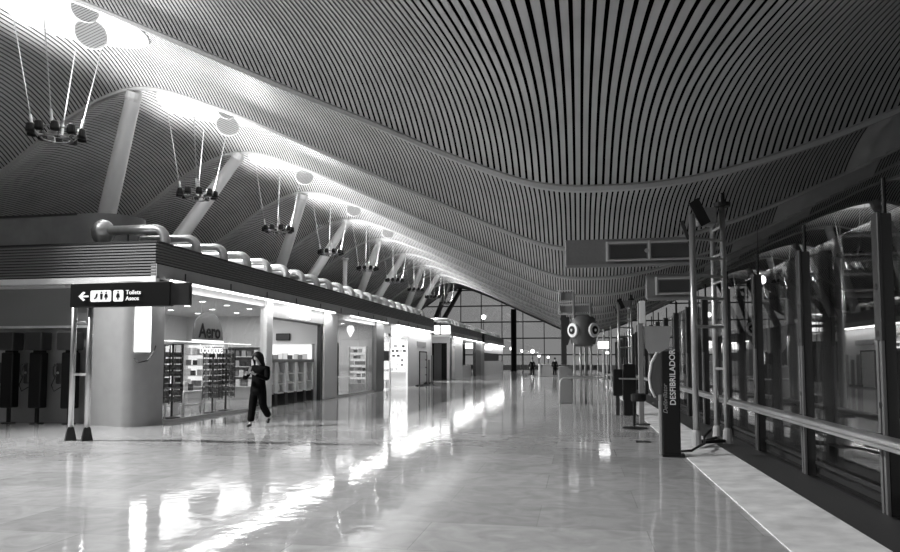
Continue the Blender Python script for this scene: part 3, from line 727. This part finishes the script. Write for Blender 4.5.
def picto(par, x, z, s, dress=False):
    m_ = MB(); m_.lathe([(.017 * s, -.002), (.017 * s, .002)], (x, -.088, z + .07 * s), 10, 'y')
    body = [(-.03, .045), (.03, .045), (.024, -.005), (.018, -.07), (.004, -.07), (0, -.02), (-.004, -.07), (-.018, -.07), (-.024, -.005)] if not dress else [(-.02, .045), (.02, .045), (.04, -.03), (.012, -.035), (.012, -.07), (-.012, -.07), (-.012, -.035), (-.04, -.03)]
    m_.prism([(x + a * s, z + b_ * s) for a, b_ in body], -.092, -.085, 'y'); m_.build('pictogram', M_BLACK, par)
pl = MB().prism(rrect(-9.26, -8.82, 2.68, 2.90), -.085, -.072, 'y').build('pictogram_plate', M_LETTER, t)
picto(pl, -9.02, 2.79, 1.0); picto(pl, -8.92, 2.79, 1.0, True)
tr = MB().prism([(-9.19, 2.73), (-9.15, 2.78), (-9.13, 2.84), (-9.10, 2.84), (-9.11, 2.77), (-9.15, 2.73)], -.092, -.085, 'y').build('pictogram', M_BLACK, pl)
pl = MB().prism(rrect(-8.77, -8.56, 2.68, 2.90), -.085, -.072, 'y').build('pictogram_plate', M_LETTER, t); picto(pl, -8.665, 2.79, 1.1, True)
text('lettering', 'Toilets', .115, M_LETTER, t, (-8.51, -.076, 2.85), (math.pi / 2, 0, 0), .003, align='LEFT', bold=.001)
text('lettering', 'Aseos', .115, M_LETTER, t, (-8.51, -.076, 2.735), (math.pi / 2, 0, 0), .003, align='LEFT', bold=.001)

# ---------------------------------------------------------------- pay phones
ph0 = None
for i, x in enumerate((-13.95, -13.15, -12.25)):
    lab = ['black pay phone post farthest from the twin-post sign, at picture edge', 'middle black pay phone post with dangling handset', 'black pay phone post nearest the rounded pillar'][i]
    if ph0 is None:
        t = ph0 = thing('pay_phone', lab, 'pay phone', (x, 15.1, 0), 0, 'pay phones at the end wall')
        MB().bbox(-.17, .17, .05, .3, .38, 1.75, .02).build('body', M_BLACK, t)
        MB().bbox(-.24, .24, -.05, .32, 1.80, 2.25, .02).build('hood', M_DARK, t)
        MB().box(-.1, .1, .1, .3, 1.7, 1.85).build('neck', M_BLACK, t)
        MB().tube([(0, .18, 0), (0, .18, .4)], .05, 10).build('pole', M_BLACK, t)
        MB().lathe([(.16, 0), (.16, .02)], (0, .18, 0), 14).build('base_plate', M_BLACK, t)
        hs = MB().tube([(-.27, 0, 1.45), (-.30, -.03, 1.38), (-.30, -.03, 1.22), (-.27, 0, 1.15)], [.035, .02, .02, .035], 8).build('handset', M_CHAR, t)
        MB().bbox(-.32, -.17, .05, .25, .98, 1.5, .02).build('side_box', M_DARK, t)
        MB().lathe([(.03, 0), (.03, .02)], (-.24, .04, 1.25), 10, 'y').build('button', M_STEEL, t)
        cd = MB().tube([(-.28, 0, 1.15), (-.34, -.04, .95), (-.3, 0, .8), (-.18, .08, .9)], .012, 6).build('cord', M_BLACK, t)
    else: dup(ph0, (x, 15.1, 0), lab)
part(K1, 'front_ledge', M_PANEL2, (-15.5, -11.9, 15.44, 15.5, 2.36, 2.42))

# ---------------------------------------------------------------- right glass screen
gp0 = None; YP = [5.2 + 2.56 * i for i in range(22)]
for i, Y in enumerate(YP):
    lab = 'dark steel glazing post with rod tip, %s from the near end' % ORD[i]
    if gp0 is None:
        t = gp0 = thing('glazing_post', lab, 'post', (3.08, Y, 0), 0, 'steel posts of the right glass screen')
        MB().bbox(-.04, .07, -.04, .04, 0, 3.05, .008).build('web', M_CHAR, t)
        MB().bbox(-.085, -.045, -.075, .075, 1.75, 3.06, .006).build('upper_plate', M_DARK, t)
        fl = MB(); fl.bbox(-.085, -.05, -.07, -.02, 0, 1.75, .004); fl.bbox(-.085, -.05, .02, .07, 0, 1.75, .004); fl.build('flange', mat('post_steel', .16, .35, metal=.4), t)
        MB().tube([(.02, 0, 3.05), (.02, 0, 3.42)], .022, 8).build('rod', M_BLACK, t)
        for z in (1.1, 1.82, 2.3): MB().lathe([(.035, 0), (.03, .03)], (-.088, 0, z), 10, 'x').build('clamp', M_BLACK, t)
    else: dup(gp0, (3.08, Y, 0), lab)
for i in range(len(YP) - 1):
    t = thing('glass_panel', 'clear glass panel between posts, %s from the near end' % ORD[i], 'glass panel', (3.22, YP[i], 0), 0, 'panels of the right glass screen')
    MB().box(-.008, .008, .02, 2.54, .1, 3.1).build('pane', G_HALL, t)
    bf = MB(); bf.box(-.04, .04, 0, 2.56, .03, .10); bf.build('bottom_frame', M_CHAR, t)
    MB().box(-.09, -.05, 0, 2.56, .16, .20).build('sill_rail', M_CHAR, t)
# inclined handrail board
t = thing('handrail', 'broad pale metal handrail running along the right glass screen', 'handrail', (2.72, 0, 0))
MB().bbox(-.09, .07, 2.5, 44, .80, .86, .012).build('board', M_STEEL, t)
MB().tube([(-.1, 2.5, .79), (-.1, 44, .79)], .022, 8).build('edge_tube', M_STEEL, t)
for i, Y in enumerate(YP[:15]): MB().box(.05, .3, Y - .02, Y + .02, .78, .82).build('bracket', M_CHAR, t)

# ---------------------------------------------------------------- sign towers
def tower(x, y, lab, signs=True):
    t = thing('sign_tower', lab, 'sign tower', (x, y, 0), 0, 'steel sign towers beside the glass')
    A, B_, C_ = (0, 0), (.52, .95), (.60, .42)
    MB().tube([(A[0], A[1], .1), (A[0], A[1], 4.15)], .055, 14).build('pole', M_STEEL, t, smooth=True)
    MB().tube([(B_[0], B_[1], .1), (B_[0], B_[1], 4.4)], .05, 14).build('pole', M_STEEL, t, smooth=True)
    MB().tube([(C_[0], C_[1], .1), (C_[0], C_[1], 4.35)], .05, 14).build('pole', M_STEEL, t, smooth=True)
    for z in (2.15, 2.66, 3.06, 3.38, 3.72): MB().tube([(A[0], A[1], z), (C_[0], C_[1], z)], .028, 8).build('rung', M_STEEL, t)
    for z in (1.4, 2.2, 3.0, 3.5, 4.0): MB().tube([(B_[0], B_[1], z), (C_[0], C_[1], z)], .025, 8).build('rung', M_STEEL, t)
    b_ = MB()
    for p, q in ((A, B_), (B_, C_), (C_, A)): b_.tube([(p[0], p[1], .12), (q[0], q[1], .12)], .03, 8)
    b_.build('base_frame', M_BLACK, t)
    for p in (A, B_, C_): MB().lathe([(.09, .07), (.075, .3), (.058, .34)], (p[0], p[1], 0), 10).build('foot', M_PANEL, t)
    # dark lamp plates on top
    MB().prism([(-.06, 4.32), (.10, 4.42), (.30, 3.98), (.14, 3.9)], -.12, -.06, 'y').build('lamp_plate', M_BLACK, t)
    MB().bbox(.16, .48, .25, .6, 4.02, 4.32, .02).build('lamp_housing', M_SIGN, t)
    MB().prism([(-.2, 4.02), (-.14, 4.05), (.0, 3.6), (-.05, 3.58)], .0, .05, 'y').build('lamp_plate', M_CHAR, t)
    MB().lathe([(.14, 4.35), (.15, 4.42), (.05, 4.44), (.05, 4.6)], (C_[0], C_[1], 0), 14).build('beacon', M_BLACK, t)
    return t
def arm_sign(x, y, x0, z0, z1, nframe, solid, lab):
    t = thing('hanging_sign', lab, 'sign', (x, y, 0), 0, 'grey signs carried by the near tower')
    MB().bbox(x0, -.02, .06, .22, z0 - .06, z1 + .06, .015).build('box', M_SIGN, t)
    MB().box(x0 + .02, -.02, .0, .07, z0 - .10, z0 - .05).build('bottom_ledge', M_MID, t)
    xs = [x0 + solid + (-(x0 + solid)) * i / nframe for i in range(nframe + 1)]
    f = MB()
    for z in (z0 + .02, z1 - .02): f.tube([(xs[0], .02, z), (0, .02, z)], .026, 8)
    for X in xs[:-1]: f.tube([(X, .02, z0), (X, .02, z1)], .03, 8)
    f.build('tube_frame', M_STEEL, t)
    for a, c in zip(xs[:-1], xs[1:]): MB().box(a + .05, c - .05, .045, .062, z0 + .06, z1 - .06).build('dark_panel', mat('dark_sign', .055, .4), t)
    for X in xs[1:-1]: MB().lathe([(.04, .0), (.04, .02)], (X - .05, -.01, (z0 + z1) / 2), 8, 'y').build('lock', M_PANEL, t)
tower(2.02, 12.9, 'tall near sign tower of three steel poles standing on the marble kerb')
arm_sign(2.02, 12.9, -2.23, 3.34, 3.70, 2, .76, 'long grey hanging sign board, the upper one on the near tower')
arm_sign(2.02, 12.9, -.80, 2.72, 3.04, 1, .18, 'short grey hanging sign board, the lower one on the near tower')
tower(1.85, 33.0, 'distant sign tower near the far end of the handrail')
cb = MB().tube([(1.6, 12.1, .06), (1.8, 12.0, .09), (1.95, 12.2, .14), (2.1, 12.6, .14), (2.2, 13.2, .2), (2.35, 13.4, .3)], .022, 7).build('cable', M_BLACK, smooth=True); tag(cb, 'black cable curling on the kerb by the near tower', 'cable')

# ---------------------------------------------------------------- defibrillator totem
t = thing('defibrillator_totem', 'black totem with vertical white defibrillator lettering', 'totem', (1.47, 11.85, 0), -.08)
MB().bbox(-.14, .14, -.05, .14, 0, 1.70, .015).build('column', M_BLACK, t)
MB().bbox(-.15, .20, -.08, .18, 0, .05, .01).build('base', M_BLACK, t)
pod = [(-.14, .85), (-.2, .9), (-.29, 1.05), (-.31, 1.25), (-.27, 1.5), (-.18, 1.66), (-.05, 1.74), (.08, 1.72), (.1, 1.6), (-.0, 1.0)]
smooth_angle(MB().prism(pod, .0, .16, 'y').build('pod', mat('pod_grey', .10, .3), t), 30)
MB().tube([(-.24, .0, .95), (-.31, .0, 1.1), (-.33, .0, 1.28), (-.29, .0, 1.52), (-.2, .0, 1.68)], .022, 8).build('pod_edge', M_PANEL2, t, smooth=True)
MB().bbox(-.19, -.14, -.02, .14, .03, 1.0, .01).build('side_panel', M_STEEL, t)
text('lettering', 'DESFIBRILADOR', .125, M_LETTERD, t, (.035, -.056, 1.28), (math.pi / 2, -math.pi / 2, 0), .002, bold=.002)
text('lettering', 'Defibrillator', .095, M_PANEL, t, (-.085, -.056, .93), (math.pi / 2, -math.pi / 2, 0), .002, shear=.3)
# stanchion with bucket top
t = thing('stanchion', 'black stanchion with disc base and bucket top behind the totem', 'stanchion', (1.25, 16.6, 0))
MB().lathe([(.28, 0), (.28, .025), (.05, .05)], (0, 0, 0), 24).build('base', M_BLACK, t)
MB().tube([(0, 0, .04), (0, 0, .75)], .03, 10).build('pole', M_BLACK, t); MB().lathe([(.15, .62), (.17, .66), (.17, .78), (.12, .80)], (.1, 0, 0), 18).build('bucket', M_BLACK, t)
# podium with screen
t = thing('podium', 'black podium with slanted pale shelf behind the stanchion', 'podium', (1.25, 20.5, 0))
MB().bbox(-.28, -.02, -.1, .2, .55, 1.3, .02).build('screen_box', M_BLACK, t); MB().bbox(.0, .35, -.1, .3, .0, 1.45, .02).build('body', M_BLACK, t)
MB().bbox(-.12, .5, -.35, -.05, 1.02, 1.06, .01).build('shelf', M_STEEL, t); MB().box(-.2, -.1, 0, .1, 0, .56).build('stem', M_CHAR, t)
# info post with grey board
t = thing('information_post', 'tall grey post with pale tapered board left of the near tower', 'sign post', (1.5, 17.6, .0))
MB().bbox(-.06, .06, -.05, .05, 0, 2.95, .01).build('post', M_MID, t); MB().lathe([(.2, 0), (.2, .03)], (0, 0, 0), 16).build('base', M_CHAR, t)
MB().prism([(.06, 2.38), (.72, 2.38), (.66, 1.85), (.52, 1.72), (.22, 1.72), (.12, 1.85)], -.03, .05, 'y').build('board', M_PANEL, t)
MB().bbox(-.02, .13, -.06, .06, 2.45, 3.0, .01).build('bracket', M_PANEL2, t)
t = thing('floor_plate', 'small dark plate on the floor left of the totem', 'plate', (1.2, 13.9, 0)); MB().bbox(-.14, .14, -.1, .1, 0, .02, .005).build('plate', M_CHAR, t)
MB().lathe([(.02, .02), (.02, .03)], (0, 0, 0), 8).build('screw', M_STEEL, t)

# ---------------------------------------------------------------- drum tower with two round eyes
t = thing('drum_tower', 'grey drum on steel legs with two white-ringed round openings', 'information tower', (.15, 25.5, 0))
for x, y, h in ((-.28, -.2, 4.0), (-.05, .4, 2.2), (.3, -.2, 3.6), (.12, .5, 2.2)): MB().tube([(x, y, 0), (x, y, h)], .045, 10).build('leg', M_STEEL, t, smooth=True)
MB().lathe([(.30, 2.05), (.42, 2.15), (.50, 2.5), (.50, 2.75), (.42, 3.05), (.26, 3.18), (.02, 3.2)], (0.05, 0, 0), 28).build('drum', mat('drum_grey', .09, .5), t, smooth=True)
for s_ in (-1, 1):
    a = math.radians(-90 + s_ * 48); cx, cy = .05 + .47 * math.cos(a), .47 * math.sin(a)
    e = MB().lathe([(.13, .07), (.25, .06), (.26, .0), (.2, -.08)], (0, 0, 0), 28, 'y').build('ring', M_LETTERD, t, (cx, cy, 2.62), (0, 0, a + math.pi / 2), smooth=False)
    MB().lathe([(.02, .09), (.15, .085), (.15, .0)], (0, 0, 0), 20, 'y').build('opening', M_BLACK, e)
    MB().lathe([(.02, .13), (.05, .10), (.05, .08)], (0, 0, 0), 12, 'y').build('hub', M_LETTERD, e)
MB().prism([(-.75, 3.1), (-.45, 3.1), (-.40, 2.4), (-.5, 2.1), (-.6, 2.1)], -.1, .0, 'y').build('side_screen', M_CHAR, t)
for x0, x1, z0, z1 in ((-.8, -.28, 3.65, 4.05), (-.8, .35, 3.2, 3.55)):
    f = MB(); f.tube([(x0, -.2, z0), (x1, -.2, z0), (x1, -.2, z1), (x0, -.2, z1), (x0, -.2, z0)], .03, 6); f.build('sign_frame', M_STEEL, t)
    MB().box(x0 + .06, x1 - .06, -.16, -.14, z0 + .06, z1 - .06).build('sign_panel', M_SIGN, t)
MB().bbox(-.55, .35, -.3, .6, .9, 1.0, .01).build('table_ring', M_MID, t)
MB().bbox(-.85, -.35, .3, .7, 0, 1.35, .02).build('cabinet', M_MID, t)
MB().bbox(-.75, -.55, .1, .3, 1.4, 3.2, .02).build('mast', M_CHAR, t)
for x0, x1, y, lab in ((-.62, 1.0, 24.6, 'inverted-U steel barrier before the drum tower'), (-.5, .95, 28.0, 'inverted-U steel barrier behind the drum tower')):
    b_ = MB().tube([(x0, y, 0), (x0, y, .85), (x0 + .1, y, .95), (x1 - .1, y, .95), (x1, y, .85), (x1, y, 0)], .025, 8).build('barrier', M_STEEL, smooth=True); tag(b_, lab, 'barrier', 'tube barriers by the drum tower')
t = thing('lit_box_sign', 'white lit box sign hanging just right of the drum', 'sign', (1.05, 30, 2.2)); MB().bbox(-.22, .22, -.06, .06, -.15, .15, .015).build('box', M_LAMP, t); MB().tube([(.15, .1, .12), (.15, .1, -2.2)], .03, 6).build('post', M_STEEL, t)
# slim poles carrying glass further back
for i, (x, y, h) in enumerate([(1.35, 38, 3.2), (1.2, 44, 3.0), (1.7, 50, 3.0), (1.9, 42, 3.6)]):
    t = thing('slim_pole', 'slim steel pole beyond the drum tower, %s nearest' % ORD[i], 'pole', (x, y, 0), 0, 'slim poles beyond the drum tower')
    MB().tube([(0, 0, 0), (0, 0, h)], .05, 8).build('shaft', M_STEEL, t); MB().lathe([(.12, 0), (.12, .03)], (0, 0, 0), 12).build('base', M_STEEL, t)

# ---------------------------------------------------------------- far desk and seats
t = thing('service_desk', 'pale service desk standing between the two distant people', 'desk', (-3.0, 69, 0))
MB().bbox(-.75, .75, -.3, .3, 0, 1.15, .02).build('body', M_PANEL, t); MB().bbox(-.8, -.6, -.34, .34, 0, 1.2, .02).build('end_panel', M_WHITE, t); MB().bbox(-.8, .8, -.36, .36, 1.15, 1.2, .01).build('worktop', M_PANEL2, t)
for i, (x, y) in enumerate([(-16, 100), (-13, 98), (-7.5, 99), (-5.0, 96), (-2.2, 98), (1.5, 97)]):
    t = thing('seat_row', 'distant row of dark seats before the end glass, %s from the left' % ORD[i], 'seats', (x, y, 0), 0, 'dark seat rows before the end glass')
    for q in range(4):
        s_ = MB().bbox(-1.0 + q * .52, -.54 + q * .52, -.22, .22, .4, .48, .02).build('seat', M_DARK, t); MB().bbox(-1.0 + q * .52, -.54 + q * .52, .18, .26, .48, .95, .02).build('backrest', M_DARK, s_)
    MB().box(-1.0, 1.05, -.03, .03, .34, .4).build('beam', M_CHAR, t)
    for x_ in (-.8, .85): MB().box(x_ - .03, x_ + .03, -.2, .2, 0, .35).build('leg', M_CHAR, t)

# ---------------------------------------------------------------- beyond the right glass
for i, (y, x) in enumerate([(22, 16.6), (34, 16.6), (48, 16.6)]):
    t = thing('bench', 'dark bench against the wall beyond the glass, %s nearest' % ORD[i], 'bench', (x - .5, y, -4.3), 0, 'benches beyond the glass')
    MB().bbox(-.3, .3, -1.5, 1.5, .4, .5, .02).build('seat', M_CHAR, t)
    for y_ in (-1.2, 1.2): MB().box(-.25, .25, y_ - .04, y_ + .04, 0, .4).build('leg', M_CHAR, t)
t = thing('strip_light', 'grey ceiling light box mounted beyond the glass under the right roof', 'light', (15.8, 36, 4.6)); MB().bbox(-.6, .6, -.2, .2, 0, .16, .02).build('housing', M_STEEL, t); MB().box(-.5, .5, -.21, -.2, .02, .14).build('diffuser', M_LAMPLO, t)
MB().tube([(.5, 0, .1), (1.25, 0, .1)], .03, 6).build('bracket', M_STEEL, t)
t = thing('globe_lamp', 'bright white bulb lamp hanging beyond the near tower', 'lamp', (7.0, 29, 4.7))
for q in range(3): MB().lathe([(.02, -.16), (.1, -.1), (.12, 0), (.1, .1), (.02, .16)], (q * .15 - .15, 0, (q % 2) * .12), 12).build('bulb', M_TUBE, t, smooth=True)
MB().tube([(0, 0, .1), (0, 0, 3.6)], .012, 5).build('cord', M_BLACK, t)

# ---------------------------------------------------------------- people
def skin_obj(name, chains, m, parent, sub=2, root=None):
    vs, es, rs = [], [], []; idx = {}
    for ch in chains:
        prev = None
        for p, r in ch:
            key = tuple(round(c, 4) for c in p)
            if key not in idx: idx[key] = len(vs); vs.append(p); rs.append(r)
            j = idx[key]
            if prev is not None and prev != j: es.append((prev, j))
            prev = j
    me = bpy.data.meshes.new(name); me.from_pydata(vs, es, []); o = bpy.data.objects.new(name, me); C.objects.link(o); o.parent = parent
    md = o.modifiers.new('skin', 'SKIN'); md.use_smooth_shade = True
    for i, r in enumerate(rs):
        s_ = me.skin_vertices[0].data[i]; s_.radius = r if isinstance(r, tuple) else (r, r); s_.use_root = (i == 0)
    sb = o.modifiers.new('sub', 'SUBSURF'); sb.levels = sub; sb.render_levels = sub
    me.materials.append(m); return o
M_SKIN = mat('skin', .42, .5); M_HAIR = mat('dark_hair', .006, .6, spec=.2); M_SUIT = mat('black_suit', .004, .9, noise=.3, nscale=20, spec=.1); M_SHOE = mat('black_shoe', .01, .3)
def person(lab, loc, rz, pose, s=1.0, female=True):
    t = thing('person', lab, 'person', loc, rz); t.scale = (s, s, s)
    # local: faces -Y, x to the figure's left is +X in view from behind
    V = lambda x, y, z: (x, y, z)
    pel = V(0, 0, .93); sp1 = V(0, .0, 1.1); sp2 = V(0, .01, 1.28); ch = V(0, 0.0, 1.38); nk = V(0, -.01, 1.47); hb = V(0, -.03, 1.55)
    L = pose['legs']; A_ = pose['arms']
    chains = [[(pel, (.14, .10)), (sp1, (.125, .09)), (sp2, (.145, .10)), (ch, (.13, .085)), (nk, .05), (hb, .052), (V(0, -.045, 1.60), .05)]]
    for (hx, k, a, toe) in L:
        chains.append([(pel, (.14, .10)), (V(hx, 0, .86), .09), (k, .058), (a, .034), ((a[0] * .5 + toe[0] * .5, a[1] * .5 + toe[1] * .5, a[2] * .5 + toe[2] * .5), .018)])
    for (sh, e, w, hd) in A_:
        chains.append([(ch, (.13, .085)), (sh, .05), (e, .036), (w, .025), (hd, (.032, .018))])
    body = skin_obj('body', chains, M_SKIN, t)
    # head with face
    hdm = MB(); n, mm = 16, 14
    c0 = Vector((0, -.05, 1.66)); vs = []
    for i in range(mm + 1):
        ph = math.pi * i / mm
        for k in range(n):
            th = 2 * math.pi * k / n; x = math.sin(ph) * math.cos(th); y = math.sin(ph) * math.sin(th); z = math.cos(ph)
            w = .078 * (1 if z > -.2 else 1 - .35 * (-z - .2)); dpt = .098
            px_, py_, pz_ = x * w, y * dpt, z * .115
            if y < -.6:
                if abs(x) < .28 and -.45 < z < .05: py_ -= .022 * (1 - abs(x) / .28) * (1 - abs(z + .2) / .25 if abs(z + .2) < .25 else 0)
                if .0 < z < .25 and .2 < abs(x) < .6: py_ += .006
            vs.append((px_, py_, pz_))
    fs = [(i * n + k, (i + 1) * n + k, (i + 1) * n + (k + 1) % n, i * n + (k + 1) % n) for i in range(mm) for k in range(n)]
    hd = MB(); hd.add(vs, fs); tilt = pose.get('nod', 0)
    ho = hd.build('head', M_SKIN, t, tuple(c0), (tilt, 0, pose.get('turn', 0)), smooth=True)
    for s_ in (-1, 1):
        MB().lathe([(.001, -.008), (.008, -.004), (.01, 0), (.008, .004), (.001, .008)], (s_ * .03, -.088, .012), 10, 'y').build('eye', M_BLACK, ho, smooth=True)
        MB().lathe([(.001, -.02), (.014, -.012), (.016, 0), (.012, .016), (.001, .024)], (s_ * .079, .0, -.01), 8).build('ear', M_SKIN, ho, smooth=True)
    MB().tube([(-.022, -.088, -.055), (0, -.094, -.056), (.022, -.088, -.055)], [.003, .006, .003], 6).build('mouth', mat('lips', .2, .5), ho, smooth=True)
    # hair
    hr = MB(); vs = []; low = -.17 if female else -.03; hw = .112 if female else .093; low = -.23 if female else low
    for i in range(11):
        q = i / 10
        for k in range(20):
            th = 2 * math.pi * k / 20; back = math.sin(th)
            front = max(0, -back - .35) / .65
            zz = .128 - q * (.128 - low) * (1 - front * .78)
            rr = math.sqrt(max(.0, 1 - max(0, (zz - .01) / .12) ** 2)) if zz > .01 else 1
            wob = 1 + .06 * math.sin(5 * th + i)
            vs.append((math.cos(th) * hw * rr * wob, math.sin(th) * .112 * rr * (1.0 if zz > -.05 else 1.02) * wob + .008, zz))
    fs = [(i * 20 + k, (i + 1) * 20 + k, (i + 1) * 20 + (k + 1) % 20, i * 20 + (k + 1) % 20) for i in range(10) for k in range(20)]
    hr.add(vs, fs + [tuple(range(19, -1, -1))]); h_ = hr.build('hair', M_HAIR, ho, smooth=True)
    sd = h_.modifiers.new('thick', 'SOLIDIFY'); sd.thickness = .012; sd.offset = -1
    # clothing
    j = [[(V(0, 0, .74), (.185, .14)), (V(0, 0, .86), (.19, .14)), (V(0, 0, .96), (.175, .13)), (sp1, (.155, .12)), (sp2, (.17, .125)), (ch, (.15, .105)), (V(0, -.0, 1.475), (.075, .07))]]
    for (sh, e, w, hd_) in A_: j.append([(ch, (.15, .105)), (sh, .075), (e, .058), (w, .042)])
    skin_obj('jacket', j, M_SUIT, t)
    tr_ = [[(V(0, 0, .95), (.15, .11)), (V(0, 0, .88), (.155, .115))]]
    for (hx, k, a, toe) in L: tr_.append([(V(0, 0, .88), (.155, .115)), (V(hx, 0, .80), .105), (k, .085), ((a[0], a[1], a[2] + .03), .078)])
    skin_obj('trousers', tr_, M_SUIT, t)
    for (hx, k, a, toe) in L:
        skin_obj('shoe', [[((a[0], a[1] + .03, a[2] - .03), (.04, .04)), ((a[0], a[1] - .04, a[2] - .035), (.042, .038)), (toe, (.038, .03))]], M_SHOE, t, 1)
    # fingers
    for (sh, e, w, hd_) in A_:
        d = (Vector(hd_) - Vector(w)).normalized(); side = Vector((1, 0, 0)) if abs(d.x) < .8 else Vector((0, 0, 1)); side = (side - d * side.dot(d)).normalized(); nrm = d.cross(side)
        if nrm.z > 0 and abs(nrm.z) > .3: nrm = -nrm
        fc = []
        for f_, ln in zip((-.027, -.009, .009, .026), (.062, .072, .068, .052)):
            b0 = Vector(hd_) + side * f_; b1 = b0 + d * ln * .55 + nrm * .01; b2 = b1 + d * ln * .35 + nrm * .025
            fc.append((b0, b1, b2))
        for b0, b1, b2 in fc: skin_obj('finger', [[(tuple(b0 - d * .015), .009), (tuple(b1), .0085), (tuple(b2), .007)]], M_SKIN, t, 1)
        th0 = Vector(w) * .5 + Vector(hd_) * .5 + side * .02; skin_obj('thumb', [[(tuple(th0), .011), (tuple(th0 + side * .035 + d * .03), .0095), (tuple(th0 + side * .035 + d * .062 + nrm * .012), .008)]], M_SKIN, t, 1)
    return t
walk = dict(nod=.25, turn=-.25,
    legs=[(-.09, (-.10, -.05, .49), (-.10, -.12, .085), (-.11, -.26, .035)), (.09, (.10, .02, .50), (.12, .27, .19), (.13, .20, .06))],
    arms=[((-.19, 0, 1.38), (-.27, -.08, 1.14), (-.15, -.27, 1.24), (-.10, -.31, 1.29)), ((.19, 0, 1.38), (.24, -.08, 1.12), (.05, -.26, 1.25), (-.00, -.30, 1.29))])
w_ = person('woman in a black trouser suit walking past the shop, looking at her phone', (-7.4, 15.45, 0), -.02, walk, .985); w_.scale = (1.12, 1.12, .985)
o = MB().bbox(-.036, .036, -.006, .006, -.07, .07, .004).build('phone', M_BLACK, None, (-7.46, 15.13, 1.35), (-.5, 0, 0)); tag(o, 'small phone held up in the walking woman\'s hands', 'phone')
stand = dict(nod=.0, legs=[(-.09, (-.10, -.01, .49), (-.11, .0, .085), (-.13, -.14, .03)), (.09, (.10, -.01, .49), (.11, .0, .085), (.13, -.14, .03))],
    arms=[((-.19, 0, 1.38), (-.25, .02, 1.12), (-.24, -.06, .90), (-.24, -.08, .83)), ((.19, 0, 1.38), (.25, .02, 1.12), (.24, -.06, .90), (.24, -.08, .83))])
person('distant person in dark clothes standing left of the pale desk', (-4.35, 68, 0), .1, stand, 1.0, False)
person('distant person in dark clothes standing right of the pale desk', (-2.2, 68, 0), 2.8, stand, 1.03, False)
